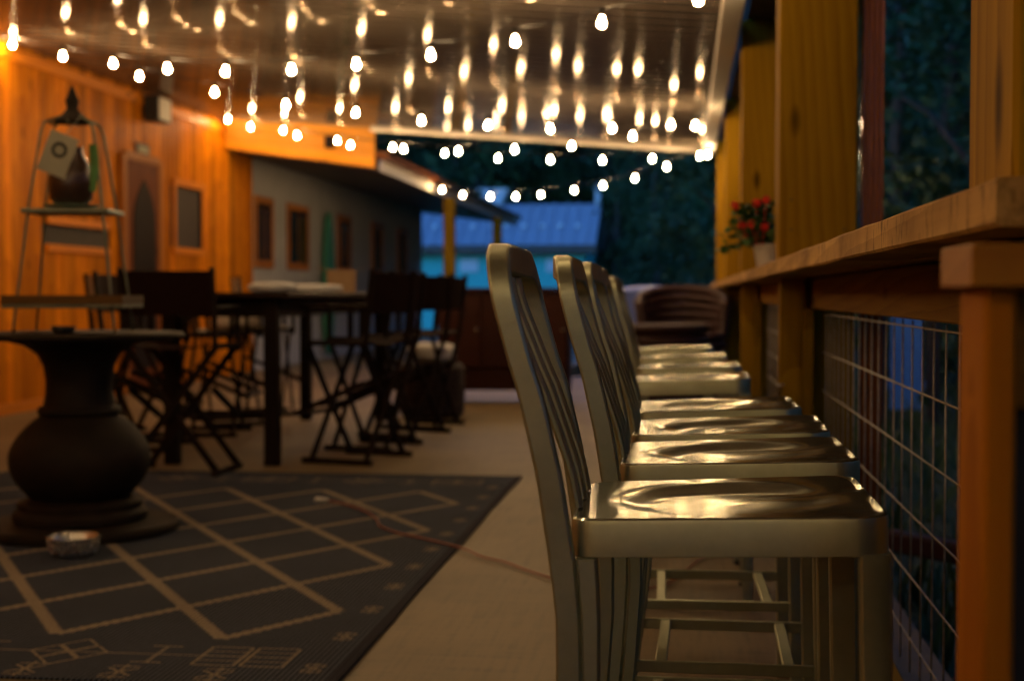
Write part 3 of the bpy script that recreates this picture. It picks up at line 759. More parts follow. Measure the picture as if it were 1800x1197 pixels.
# arched door
dr = MB(); dr.cbox(0.004, 0.05, 14.2, 15.1, 0.0, 2.44, .006); dr = dr.build('door', M['door_wood'], lodge)
def arch(y0, y1, z0, zs, z1, n=10):
    ym = (y0 + y1) / 2; pts = [(y0, z0), (y0, zs)]
    for i in range(1, n): t = i / n; pts.append((y0 + (ym - y0) * t ** 1.7, zs + (z1 - zs) * t ** 0.75))
    pts.append((ym, z1))
    for i in range(n - 1, 0, -1): t = i / n; pts.append((y1 + (ym - y1) * t ** 1.7, zs + (z1 - zs) * t ** 0.75))
    pts += [(y1, zs), (y1, z0)]
    return pts
m_ = MB(); m_.prism(arch(14.36, 14.98, 0.25, 1.75, 2.26), 0.051, 0.060); m_.build('arched_panel', M['dark_wood'], dr)
for (a, b_, c, d_) in ((14.10, 14.198, 0, 2.5), (15.102, 15.2, 0, 2.5), (14.2, 15.1, 2.442, 2.53)):
    m_ = MB(); m_.cbox(0.004, 0.06, a, b_, c, d_, .005); m_.build('casing', M['trim'], dr)
m_ = MB(); m_.lathe([(0.0, 0), (0.03, 0.0), (0.03, .02), (0.018, .03), (0.02, 0.05), (0.0, .055)], 12)
o = m_.build('handle', M['steel'], dr, True, loc=(0.06, 14.28, 1.05)); o.rotation_euler = (0, R(90), 0)
sw = thing('light_switch', 'small white switch plate beside the arched door', 'switch', at(214, 335, X=WX + .003))
m_ = MB(); m_.cbox(0.0, 0.012, -0.045, 0.045, -0.06, 0.06, .004); m_.build('plate', M['white'], sw)
m_ = MB(); m_.cbox(0.012, 0.02, -0.012, 0.012, -0.022, 0.022, .003); m_.build('toggle', M['white'], sw)
spk = thing('wall_speaker', 'black wall speaker with pale grille above the arched door', 'speaker', (WX + .03, 14.75, 2.90))
m_ = MB(); m_.cbox(0.0, 0.16, -0.02, 0.36, 0.0, 0.27, .01); m_.build('cabinet', M['black'], spk)
m_ = MB(); m_.cbox(0.162, 0.172, 0.0, 0.345, 0.015, 0.255, .006); m_.build('grille', M['white'], spk)
m_ = MB(); m_.box(-0.026, -0.001, 0.08, 0.26, 0.08, 0.2); m_.build('bracket', M['black'], spk)
pl = thing('wall_plaque', 'small grey plaque on the pine wall under the speaker', 'plaque', (WX + .003, 14.55, 2.52))
m_ = MB(); m_.cbox(0, 0.02, 0, 0.36, 0, 0.13, .005); m_.build('plate', M['stone'], pl)
m_ = MB(); m_.cbox(0.021, 0.026, 0.03, 0.33, 0.03, 0.10, .002); m_.build('face', M['card'], pl)

# ------------------------------------------------------------------ low porch building behind the wall
def slope_z(x): return 2.62 + (-3.86 - x) * 0.135
gab = thing('pine_gable', 'bright orange pine gable panel above the porch roof end', 'gable', (0, 17.5, 0))
zb = [-5.78, -5.2, -4.6, -4.0, -3.86]
nb = 4; 
for k in range(nb):
    m_ = MB(); a0, a1 = k / nb, (k + 1) / nb - .008
    def zz(x, t): zl_ = slope_z(x); return zl_ + (ceil_z(x) + .08 - zl_) * t
    x0, x1 = -5.78, -3.86
    v = [(x0, 0, zz(x0, a0)), (x1, 0, zz(x1, a0)), (x1, 0, zz(x1, a1)), (x0, 0, zz(x0, a1))]
    v += [(p[0], 0.05, p[2]) for p in v]
    m_.add(v, [(0, 1, 2, 3), (4, 7, 6, 5), (0, 4, 5, 1), (1, 5, 6, 2), (2, 6, 7, 3), (3, 7, 4, 0)]).build('board', M['gable_wood'], gab)
o = MB(); o.cbox(-4.48, -4.36, -0.07, -0.002, 2.86, 3.02, .01); o = o.build('bracket', M['dark_wood'], gab)
pb = thing('porch_building', 'low white building with dark porch soffit and pine-framed windows', 'building', (0, 0, 0))
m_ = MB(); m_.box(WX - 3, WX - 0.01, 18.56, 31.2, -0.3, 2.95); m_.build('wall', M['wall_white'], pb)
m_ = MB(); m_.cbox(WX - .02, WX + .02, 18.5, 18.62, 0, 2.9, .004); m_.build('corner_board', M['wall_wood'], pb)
x0, x1 = WX - .3, -3.88
m_ = MB(); v = [(x0, 17.86, slope_z(x0)), (x1, 17.86, slope_z(x1)), (x1, 32.5, slope_z(x1)), (x0, 32.5, slope_z(x0))]; v += [(a, b_, c + .04) for a, b_, c in v]
m_.add(v, [(0, 3, 2, 1), (4, 5, 6, 7), (0, 1, 5, 4), (1, 2, 6, 5), (2, 3, 7, 6), (3, 0, 4, 7)]).build('soffit', M['soffit'], pb)
m_ = MB(); m_.cbox(-3.878, -3.84, 17.87, 32.6, 2.60, 2.74, .004); m_.build('fascia', M['white'], pb)
m_ = MB(); v = [(-3.76, 17.87, 2.742), (WX - 3, 17.87, 3.65), (WX - 3, 32.8, 3.65), (-3.76, 32.8, 2.742)]; v += [(a, b_, c + .10) for a, b_, c in v]
rf = m_.add(v, [(0, 3, 2, 1), (4, 5, 6, 7), (0, 1, 5, 4), (1, 2, 6, 5), (2, 3, 7, 6), (3, 0, 4, 7)]).build('roof', M['spout'], pb)
for (y0, y1) in ((18.75, 19.6), (20.35, 21.5), (23.4, 24.3), (26.0, 27.0), (28.4, 29.4)):
    w = MB(); w.box(WX - 0.008, WX + 0.012, y0 + .1, y1 - .1, 1.5, 2.28); w = w.build('window', M['glass'], pb)
    for (a, b_, c, d_) in ((y0, y1, 2.282, 2.38), (y0, y1, 1.40, 1.498), (y0, y0 + .098, 1.5, 2.28), (y1 - .098, y1, 1.5, 2.28)):
        m_ = MB(); m_.cbox(WX - .008, WX + .03, a, b_, c, d_, .004); m_.build('frame', M['trim'], w)
    m_ = MB(); m_.box(WX + .013, WX + .02, (y0 + y1) / 2 - .012, (y0 + y1) / 2 + .012, 1.5, 2.28); m_.build('mullion', M['trim'], w)
for yy in (22.7, 28.6):
    m_ = MB(); m_.cbox(-3.88, -3.70, yy, yy + .18, -0.004, 2.60, .006); m_.build('porch_post', M['post'], pb)
sb = MB(); out = []
for i in range(25):
    t = i / 24; z = 0.06 + 2.30 * t; wv = 0.34 * (math.sin(math.pi * min(1, t * 1.0)) ** 0.55) * (1 - 0.25 * t); out.append((wv, z))
poly = [(22.5 + a, z) for a, z in out] + [(22.5 - a, z) for a, z in out[::-1][1:-1]]
sb.prism(poly, WX + 0.05, WX + 0.11)
sbo = sb.build('surfboard', M['surf'], smooth=30); tag(sbo, 'green surfboard leaning on the white wall between windows', 'surfboard')

# ------------------------------------------------------------------ rug
RX0, RX1, RY0, RY1 = -3.93, -0.92, 3.62, 7.98
rug = thing('patterned_rug', 'dark slate rug with tan diamond lattice and woven border signs', 'rug', (RX1, RY0, 0))
def rl(x, y): return (x - RX1, y - RY0)
m_ = MB(); m_.cbox(RX0 - RX1, 0, 0, RY1 - RY0, 0.001, 0.008, .003); m_.build('pile', M['rug'], rug)
m_ = MB(); nb2 = 60; vv = []
for i in range(nb2 + 1):
    yy = -.004 + (RY1 - RY0 + .008) * i / nb2; wx = .003 * math.sin(i * .25) + .001 * math.sin(i * .7); zz_ = .0095 + .003 * max(0, math.sin(i * .21 + 1))
    vv += [(-.03, yy, .0), (.004 + wx, yy, .0), (.004 + wx, yy, zz_), (-.03, yy, .0095)]
m_.add(vv, [(4 * i + a, 4 * i + (a + 1) % 4, 4 * i + 4 + (a + 1) % 4, 4 * i + 4 + a) for i in range(nb2) for a in range(4)] + [(0, 1, 2, 3), (4 * nb2, 4 * nb2 + 1, 4 * nb2 + 2, 4 * nb2 + 3)])
m_.box(RX0 - RX1 - .004, -0.0305, RY1 - RY0 - .028, RY1 - RY0 + .004, 0.0, 0.0095); m_.build('binding', M['rug_edge'], rug)
LX1, LY0 = -1.115, 4.10; CX, CY = 0.52, 0.80
NX, NY = 5, 4
def strip(m_, a, b, w, jag=0.004, n=None, z=0.0088):
    a = Vector((*a, 0)); b = Vector((*b, 0)); d = b - a; L = d.length; d.normalize(); nrm = Vector((-d.y, d.x, 0))
    n = n or max(2, int(L / 0.02)); vs_ = []
    for i in range(n + 1):
        p = a.lerp(b, i / n); j = jag * (1 if i % 2 else -1)
        for s in (-1, 1): q = p + nrm * (s * w / 2 + j); vs_.append((q.x, q.y, z))
    m_.add(vs_, [(2 * i, 2 * i + 1, 2 * i + 3, 2 * i + 2) for i in range(n)])
lat = []
# lattice lines clipped to the field
fx0, fx1, fy0, fy1 = LX1 - NX * CX, LX1, LY0, LY0 + NY * CY
for fam in (1, -1):
    for k in range(-NX - NY, NX + NY + 1):
        # line through (LX1 - CX/2 - k*CX, LY0) with slope
        xb = LX1 - CX / 2 - k * CX; sl = fam * CX / CY
        ts = []
        y_lo, y_hi = fy0, fy1
        xa = lambda yv: xb + sl * (yv - LY0)
        if sl > 0: y_lo = max(y_lo, LY0 + (fx0 - xb) / sl); y_hi = min(y_hi, LY0 + (fx1 - xb) / sl)
        else: y_lo = max(y_lo, LY0 + (fx1 - xb) / sl); y_hi = min(y_hi, LY0 + (fx0 - xb) / sl)
        if y_hi - y_lo > 0.1: lat.append(((xa(y_lo), y_lo), (xa(y_hi), y_hi), fam))
for (a, b_, fam) in lat:
    m_ = MB(); strip(m_, rl(*a), rl(*b_), 0.040 if fam > 0 else 0.042, 0.006, z=0.0088 if fam > 0 else 0.0091)
    m_.build('lattice_band', M['rug_line'], rug)
def motif_diamonds(m_, cx, cy_):
    for (dx, dy) in ((-.06, 0), (.06, 0), (0, .075), (0, -.075)):
        c = Vector((cx + dx, cy_ + dy)); q = [(c.x - .055, c.y), (c.x, c.y + .07), (c.x + .055, c.y), (c.x, c.y - .07)]
        for i in range(4): strip(m_, rl(*q[i]), rl(*q[(i + 1) % 4]), 0.009, .001)
    strip(m_, rl(cx - .2, cy_), rl(cx + .2, cy_), .008, .001, z=.0086)
def motif_ladder(m_, cx, cy_):
    for s in (-1, 1):
        q = [(cx + s * .07 - .06, cy_ - .10), (cx + s * .07 - .06, cy_ + .10), (cx + s * .07 + .06, cy_ + .10), (cx + s * .07 + .06, cy_ - .10)]
        for i in range(4): strip(m_, rl(*q[i]), rl(*q[(i + 1) % 4]), 0.009, .001)
        for j in (-1, 0, 1): strip(m_, rl(cx + s * .07 - .06, cy_ + j * .05), rl(cx + s * .07 + .06, cy_ + j * .05), 0.007, .001, z=.0089)
def motif_star(m_, cx, cy_, r=.05):
    for a in (0, 60, 120):
        d_ = (math.cos(R(a + 30)) * r, math.sin(R(a + 30)) * r * 1.5); strip(m_, rl(cx - d_[0], cy_ - d_[1]), rl(cx + d_[0], cy_ + d_[1]), .009, .001)
    for s in (-1, 1): strip(m_, rl(cx - r * .8, cy_ + s * r * 1.1), rl(cx + r * .8, cy_ + s * r * 1.1), .008, .001, z=.0089)
def motif_cross(m_, cx, cy_):
    strip(m_, rl(cx, cy_ - .09), rl(cx, cy_ + .09), .010, .001)
    for s in (-1, 1): strip(m_, rl(cx - .045, cy_ + s * .09), rl(cx + .045, cy_ + s * .09), .009, .001, z=.0089)
for yb in (3.90, 7.68):
    for k in range(10):
        cx = LX1 - 0.12 - k * 0.265
        m_ = MB(); (motif_ladder, motif_cross, motif_diamonds, motif_cross)[k % 4](m_, cx, yb); m_.build('border_sign', M['rug_line'], rug)
    m_ = MB(); strip(m_, rl(fx0, yb), rl(fx1, yb), .007, .001, z=.0085); m_.build('border_line', M['rug_line'], rug)
for k in range(11):
    m_ = MB(); motif_star(m_, -1.015, 3.80 + k * 0.37, .036); m_.build('border_sign', M['rug_line'], rug)
for k in range(10):
    m_ = MB(); motif_star(m_, LX1 - .15 - k * 0.27, 3.705, .05); m_.build('border_sign', M['rug_line'], rug)

# extension cord
pts = [at(575, 879, Z=.02), at(600, 884, Z=.016), at(640, 897, Z=.016), at(662, 912, Z=.016), at(668, 924, Z=.016), at(700, 936, Z=.016), at(745, 946, Z=.016), at(810, 962, Z=.016), at(848, 978, Z=.012), at(890, 988, Z=.010), at(930, 1003, Z=.010), at(975, 1016, Z=.010), at(1060, 1030, Z=.010), at(1160, 1030, Z=.010), at(1220, 990, Z=.010), at(1262, 950, Z=.010), at(1300, 900, Z=.012)]
def smooth_path(p, k=5):
    out = []
    for i in range(len(p) - 1):
        p0, p1, p2, p3 = p[max(i - 1, 0)], p[i], p[i + 1], p[min(i + 2, len(p) - 1)]
        for j in range(k):
            t = j / k; out.append(0.5 * ((2 * p1) + (p2 - p0) * t + (2 * p0 - 5 * p1 + 4 * p2 - p3) * t * t + (3 * p1 - p0 - 3 * p2 + p3) * t ** 3))
    out.append(p[-1]); return out
ec = thing('extension_cord', 'orange extension cord trailing across the rug to the stools', 'cord', pts[0])
m_ = MB(); m_.tube([p - pts[0] for p in smooth_path(pts)], 0.0042, 7); m_.build('cable', M['cord'], ec, True)
m_ = MB(); m_.tube([(-.06, -.004, 0.004), (-.045, -.003, .003), (-.01, 0, .001), (0.01, 0.0, 0)], [.011, .013, .011, .006], 10); m_.build('plug', M['white'], ec, True)

# ------------------------------------------------------------------ pedestal table with tiered stand
PX, PY = -2.62, 5.92
ped = thing('pedestal_table', 'dark urn-shaped pedestal table standing on the rug', 'table', (PX, PY, 0.009))
m_ = MB(); m_.lathe([(0.0, 0.0), (0.41, 0.0), (0.422, 0.008), (0.422, 0.03), (0.41, 0.042), (0.30, 0.05)], 56); m_.build('foot', M['iron'], ped, 35)
m_ = MB(); m_.lathe([(0.27, 0.045), (0.285, 0.06), (0.285, 0.085), (0.272, 0.10), (0.262, 0.105), (0.265, 0.13), (0.24, 0.142), (0.215, 0.148)] +
                    [(0.20 + 0.117 * math.sin(math.pi * t) ** 0.8 - 0.035 * t, 0.15 + 0.355 * t) for t in [i / 20 for i in range(21)]] +
                    [(0.172, 0.51), (0.178, 0.525), (0.172, 0.54), (0.152, 0.55), (0.143, 0.60), (0.141, 0.66), (0.15, 0.72), (0.175, 0.77), (0.23, 0.81), (0.31, 0.83), (0.36, 0.838)], 56)
m_.build('urn', M['iron'], ped, 40)
m_ = MB(); m_.lathe([(0.0, 0.835), (0.40, 0.835), (0.445, 0.842), (0.452, 0.852), (0.447, 0.862), (0.43, 0.866), (0.0, 0.866)], 64); m_.build('table_top', M['iron'], ped, 35)
TZ = 0.009 + 0.866
st = thing('tiered_stand', 'grey-green iron stand with two shelves on the pedestal table', 'shelf stand', (PX - .02, PY, TZ), R(8))
corner = [(-.215, -.16), (.215, -.16), (.215, .16), (-.215, .16)]
for (a, b_) in corner:
    m_ = MB(); m_.tube([(a, b_, 0.0), (a * .98, b_ * .98, .04), (a * .72, b_ * .72, .55), (a * .52, b_ * .52, .86), (a * .46, b_ * .46, .90), (a * .15, b_ * .15, .935)], 0.0062, 8); m_.build('leg', M['stand'], st, True)
m_ = MB(); m_.cbox(-.255, .255, -.19, .19, 0.105, 0.122, .004)
sh = m_.build('shelf', M['stand'], st)
for (a, b_, c, d_) in ((-.255, .255, -.19, -.178), (-.255, .255, .178, .19), (-.255, -.243, -.177, .177), (.243, .255, -.177, .177)):
    m_ = MB(); m_.box(a, b_, c, d_, .1225, .160); m_.build('shelf_rim', M['tray'], sh)
m_ = MB(); m_.cbox(-.185, .185, -.14, .14, 0.51, 0.53, .004); m_.build('shelf', M['stand'], st)
m_ = MB(); m_.tube([(-.10, 0, .905), (.10, 0, .905)], .007, 8); m_.tube([(0, -.08, .905), (0, .08, .905)], .007, 8); m_.build('cross_bar', M['stand'], st, True)
m_ = MB(); m_.lathe([(0.0, .90), (0.078, .903), (0.074, .918), (0.045, .94), (0.024, .965), (0.026, .985), (0.030, 1.0), (0.018, 1.03), (0.006, 1.06), (0.0, 1.07)], 20); m_.build('finial', M['iron'], st, True)
vz = tag(link('vase', MB().lathe([(0.0, 0), (0.06, 0), (0.09, .03), (0.094, .11), (0.082, .18), (0.055, .22), (0.05, .245), (0.058, .255), (0.045, .255), (0.04, .22), (0.0, .03)], 28).mesh('vase', M['vase'], True), loc=(PX - .03, PY, TZ + .545)), 'dark brown vase on the upper shelf of the iron stand', 'vase')
dsh = tag(link('dish', MB().lathe([(0.0, 0), (0.075, 0), (0.11, .012), (0.122, .02), (0.11, .0199), (0.07, .012), (0.0, .010)], 28).mesh('dish', M['dish'], True), loc=(PX - .03, PY, TZ + .5305)), 'shallow green dish under the vase on the upper shelf', 'dish')
cd = thing('hanging_card', 'cream card with a dark ring hanging tilted in the stand', 'card', (PX - .04, PY - .105, TZ + .76)); cd.rotation_euler = (R(5), R(22), R(12))
m_ = MB(); m_.cbox(-.062, .062, -.002, .002, -.09, .09, .001); m_.build('sheet', M['card'], cd)
m_ = MB()
vs_ = []
for k in range(28):
    a = 2 * math.pi * k / 28
    for r_ in (.020, .034): vs_.append((r_ * math.cos(a), -.0032, .02 + r_ * math.sin(a)))
m_.add(vs_, [(2 * k, 2 * k + 1, (2 * k + 3) % 56, (2 * k + 2) % 56) for k in range(28)]); m_.build('printed_ring', M['ink'], cd)
m_ = MB(); m_.tube([(0, 0, .085), (.03, .03, .2)], .0015, 5); m_.build('string', M['card'], cd)
rb = MB(); vs_ = []
for i in range(12):
    t = i / 11; vs_ += [(-.016 - .004 * math.sin(t * 5), .012 * math.sin(t * 4), -.20 * t), (.016 + .006 * math.sin(t * 3), .012 * math.sin(t * 4 + .4), -.20 * t)]
vs_ += [(x, y_ + .002, z) for x, y_, z in vs_]
rb.add(vs_, [(2 * i, 2 * i + 1, 2 * i + 3, 2 * i + 2) for i in range(11)] + [(24 + 2 * i, 24 + 2 * i + 2, 24 + 2 * i + 3, 24 + 2 * i + 1) for i in range(11)] + [(2 * i, 2 * i + 2, 24 + 2 * i + 2, 24 + 2 * i) for i in range(11)] + [(2 * i + 1, 24 + 2 * i + 1, 24 + 2 * i + 3, 2 * i + 3) for i in range(11)])
rbo = rb.build('ribbon', M['ribbon'], smooth=True, loc=(PX + .115, PY - .105, TZ + .80)); tag(rbo, 'green ribbon hanging from the right leg of the iron stand', 'ribbon')
for (dx, dy, dz, rr, mt, lb) in ((-.02, -.02, .1225, .075, 'black', 'low black bowl on the lower tray of the iron stand'), (.02, -.20, 0, .055, 'black', 'small black ashtray on the pedestal table top')):
    o = link('bowl', MB().lathe([(0.0, 0.001), (rr * .7, 0.001), (rr, .03), (rr * .95, .03), (rr * .65, .010), (0.0, .008)], 24).mesh('bowl', M[mt], True), loc=(PX + dx, PY + dy, TZ + dz)); tag(o, lb, 'bowl')
# metal bowl on rug
q = at(130, 975, Z=.009)
bl = thing('pet_bowl', 'hammered steel bowl on the rug before the pedestal', 'bowl', (q.x, q.y, .009))
m_ = MB(); m_.lathe([(0.0, .002), (.078, .002), (.088, .01), (.099, .06), (.104, .074), (.099, .0765), (.092, .070), (.082, .02), (.06, .012), (0.0, .011)], 36); m_.build('shell', M['steel'], bl, 50)
dm = MB(); dm.lathe([(0.0, .004), (.0035, .0028), (.005, 0)], 6); dm_me = dm.mesh('dimple', M['steel'], True)
for j in range(4):
    for k in range(30):
        a = 2 * math.pi * (k + .5 * (j % 2)) / 30; zz_ = .02 + j * .012; r_ = .088 + .011 * (zz_ - .01) / .05
        if math.sin(a) < 0.3:
            o = link('dimple', dm_me, bl, loc=(r_ * math.cos(a), r_ * math.sin(a), zz_)); o.rotation_euler = (0, R(80), a)

# ------------------------------------------------------------------ tall dining table and folding chairs
tb = thing('dining_table', 'long dark bar-height dining table behind the pedestal', 'table', (-2.80, 8.35, 0))
for k in range(5):
    m_ = MB(); m_.cbox(-.45 + k * .18, -.45 + k * .18 + .178, -.08, 3.3, 1.015, 1.05, .004); m_.build('plank', M['dark_woody'], tb)
for (a, b_) in ((-.36, 0.0), (.27, 0.0), (-.36, 3.1), (.27, 3.1)):
    m_ = MB(); m_.cbox(a, a + .085, b_, b_ + .085, 0, 1.014, .004); m_.build('leg', M['dark_wood'], tb)
for a in (-.335, .295):
    m_ = MB(); m_.cbox(a, a + .035, .087, 3.098, .90, 1.013, .003); m_.build('apron', M['dark_woody'], tb)
for b_ in (0.03, 3.12):
    m_ = MB(); m_.cbox(-.273, .268, b_, b_ + .035, .90, 1.013, .003); m_.build('apron', M['dark_wood'], tb)
m_ = MB(); m_.cbox(-.273, .268, .03, .065, .28, .33, .003); m_.build('stretcher', M['dark_wood'], tb)

def make_director(mat_c, mat_w):
    root = thing('folding_chair', 'x', 'chair')
    w, d_ = 0.27, 0.21
    def add(name, fn, mat, par=root):
        m_ = MB(); fn(m_); return m_.build(name, mat, par)
    for s in (-1, 1):
        add('arm', lambda m_: m_.cbox(s * w - .028, s * w + .028, -d_ - .02, d_ + .03, .955, .975, .004), mat_w)
        add('back_post', lambda m_: m_.bar((s * w, -d_ + .01, .72), (s * w, -d_ - .045, 1.19), .03, .024), mat_w)
        add('arm_post', lambda m_: m_.cbox(s * w - .014, s * w + .014, d_ - .02, d_ + .01, .70, .954, .003), mat_w)
        add('side_rail', lambda m_: m_.cbox(s * w - .016, s * w + .016, -d_, d_ + .012, .725, .755, .003), mat_w)
        add('floor_rail', lambda m_: m_.cbox(s * w - .016, s * w + .016, -d_ - .03, d_ + .03, .0, .032, .003), mat_w)
    for yv in (-d_ + .02, d_ - .02):
        for s in (-1, 1):
            add('leg', lambda m_: m_.bar((s * w, yv + s * .013, .02), (-s * w, yv + s * .013, .735), .036, .018, up=(0, 1, 0)), mat_w)
    for s in (-1, 1):
        add('leg', lambda m_: m_.bar((s * (w - .02), -d_ + .03, .50), (s * (w - .02), d_ + .09, .30), .022, .03), mat_w)
    add('foot_rest', lambda m_: m_.cbox(-w + .02, w - .02, d_ + .06, d_ + .12, .285, .305, .003), mat_w)
    def sag(m_):
        vs_ = []; n_ = 10
        for i in range(n_ + 1):
            t = i / n_; x = -w + 2 * w * t; z = .757 - .03 * math.sin(math.pi * t)
            vs_ += [(x, -d_, z), (x, d_, z), (x, d_, z - .006), (x, -d_, z - .006)]
        fs = [(0, 1, 2, 3), tuple(4 * n_ + k for k in range(4))]
        for i in range(n_):
            for k in range(4): fs.append((4 * i + k, 4 * i + (k + 1) % 4, 4 * i + 4 + (k + 1) % 4, 4 * i + 4 + k))
        m_.add(vs_, fs)
    add('seat', sag, mat_c)
    def back(m_):
        vs_ = []; n_ = 12
        for i in range(n_ + 1):
            t = i / n_; x = -w - .015 + (2 * w + .03) * t; y_ = -d_ - .02 - .022 * math.sin(math.pi * t)
            for (z, o_) in ((.92, .012), (1.17, -.018)): vs_ += [(x, y_ + o_ - .004, z), (x, y_ + o_ + .004, z)]
        fs = []
        for i in range(n_):
            a = 4 * i; b_ = a + 4
            fs += [(a, b_, b_ + 2, a + 2), (a + 1, a + 3, b_ + 3, b_ + 1), (a + 2, b_ + 2, b_ + 3, a + 3), (a, a + 1, b_ + 1, b_)]
        fs += [(0, 2, 3, 1), (4 * n_, 4 * n_ + 1, 4 * n_ + 3, 4 * n_ + 2)]
        m_.add(vs_, fs)
    add('backrest', back, mat_c)
    return root
dch = make_director(M['canvas_dark'], M['dark_wood'])
dcl = make_director(M['canvas_light'], M['dark_wood'])
spots = [(dch, -2.92, 8.02, 0, 'dark brown folding chair at the near end of the table'),
         (dch, -2.04, 8.75, 74, 'dark folding chair at the right of the table, nearer one'),
         (dch, -2.04, 11.0, 78, 'dark folding chair at the right of the table, farther one'),
         (dch, -2.10, 9.50, 78, 'dark folding chair in the middle of the table side'),
         (dch, -3.62, 9.25, -86, 'dark folding chair at the left of the table, behind the pedestal'),
         (dch, -2.06, 10.35, 72, 'dark folding chair at the right of the table, third along'),
         (dch, -3.50, 10.25, -84, 'dark folding chair at the left of the table, second along'),
         (dcl, -4.02, 10.1, -35, 'cream-backed folding chair farthest left at the table'),
         (dcl, -3.65, 11.1, -62, 'cream-backed folding chair at left of table, middle one'),
         (dcl, -3.62, 12.0, -66, 'cream-backed folding chair at left of table, farthest one')]
used = set()
for (pr, x, y, rz, lb) in spots:
    o = pr if pr.name not in used else copy_tree(pr)
    used.add(pr.name)
    o.location = (x, y, 0); o.rotation_euler = (0, 0, R(rz)); tag(o, lb, 'chair', 'tall folding chairs round the table')
# things on the table
def lump(name, mat, sx, sy, sz, loc, label, cat, seed=0, rz=0):
    rnd = random.Random(seed); m_ = MB(); nu, nv = 22, 12; vs_ = []; fs = []
    ph = [rnd.uniform(0, 6) for _ in range(6)]
    for j in range(nv + 1):
        b_ = math.pi * j / nv - math.pi / 2
        for i in range(nu):
            a = 2 * math.pi * i / nu
            k = 1 + .06 * math.sin(3 * a + ph[0]) + .05 * math.sin(5 * a + ph[1] + 3 * b_) + .04 * math.sin(7 * b_ + ph[2])
            cb = abs(math.cos(b_)) ** .5; ca = math.copysign(abs(math.cos(a)) ** .6, math.cos(a)); sa = math.copysign(abs(math.sin(a)) ** .6, math.sin(a))
            vs_.append((sx * cb * ca * k, sy * cb * sa * k, sz * (1 + math.copysign(abs(math.sin(b_)) ** .8, math.sin(b_)) * (1 if b_ < 0 else k))))
    for j in range(nv):
        for i in range(nu): fs.append((j * nu + i, j * nu + (i + 1) % nu, (j + 1) * nu + (i + 1) % nu, (j + 1) * nu + i))
    o = m_.add(vs_, fs).build(name, mat, smooth=True, loc=loc); o.rotation_euler = (0, 0, rz); return tag(o, label, cat)
lump('folded_cloth', M['cloth'], .22, .2, .03, (-2.72, 10.2, 1.05), 'crumpled white cloth lying on the dark dining table', 'cloth', 1, .4)
lump('folded_cloth', M['cloth'], .16, .13, .035, (-2.75, 9.3, 1.05), 'small white cloth pile nearer on the dining table', 'cloth', 2, .2)
bx_ = thing('cardboard_box', 'small tan cardboard box on the far end of the table', 'box', (-2.72, 11.1, 1.05), .3)
m_ = MB(); m_.cbox(-.11, .11, -.09, .09, 0, .18, .003); m_.build('carton', M['cardboard'], bx_)
for s in (-1, 1):
    m_ = MB(); m_.bar((s * .105, 0, .181), (s * .20, 0, .20), .17, .004); m_.build('flap', M['cardboard'], bx_)
ot = thing('ottoman', 'low dark wicker ottoman behind the right folding chairs', 'ottoman', (-2.14, 11.95, 0))
m_ = MB(); m_.lathe([(0.0, 0), (.24, 0), (.27, .03), (.28, .2), (.27, .43), (.25, .45), (0.0, .45)], 28); m_.build('drum', M['beam'], ot, 40)
for j in range(7):
    m_ = MB(); m_.tube([(.277 * math.cos(2 * math.pi * k / 28), .277 * math.sin(2 * math.pi * k / 28), .05 + .058 * j) for k in range(29)], .012, 6, False); m_.build('wicker_band', M['wicker'], ot, True)
lump('cushion', M['cloth'], .19, .19, .085, (-2.14, 11.95, .452), 'white cushion on the low ottoman by the cabinet', 'cushion', 5, 1.4)
lump('cushion', M['cushion'], .17, .17, .06, (-3.55, 10.95, .755), 'patterned pale cushion on the middle cream-backed chair', 'cushion', 6, .8)

# ------------------------------------------------------------------ mahogany cabinet behind
cb = thing('buffet_cabinet', 'dark mahogany buffet cabinet behind the near stool', 'cabinet', (-1.78, 13.7, 0))
m_ = MB(); m_.cbox(-.62, .72, -.25, .25, 1.06, 1.10, .006); m_.build('top', M['red_wood'], cb)
m_ = MB(); m_.cbox(-.58, .68, -.22, .22, .12, 1.059, .005); m_.build('carcass', M['red_wood'], cb)
for k in range(3):
    m_ = MB(); m_.cbox(-.56 + k * .412, -.56 + k * .412 + .40, -.245, -.222, .34, 1.03, .006)
    dd = m_.build('door', M['red_wood'], cb)
    m_ = MB(); m_.lathe([(0.0, 0), (.012, 0), (.016, .015), (0.0, .02)], 10); o = m_.build('knob', M['steel'], dd, True, loc=(-.20 + k * .412, -.245, .7)); o.rotation_euler = (R(90), 0, 0)
for (a, b_) in ((-.57, -.21), (.62, -.21), (-.57, .16), (.62, .16)):
    m_ = MB(); m_.cbox(a, a + .05, b_, b_ + .05, 0, .119, .003); m_.build('leg', M['dark_wood'], cb)

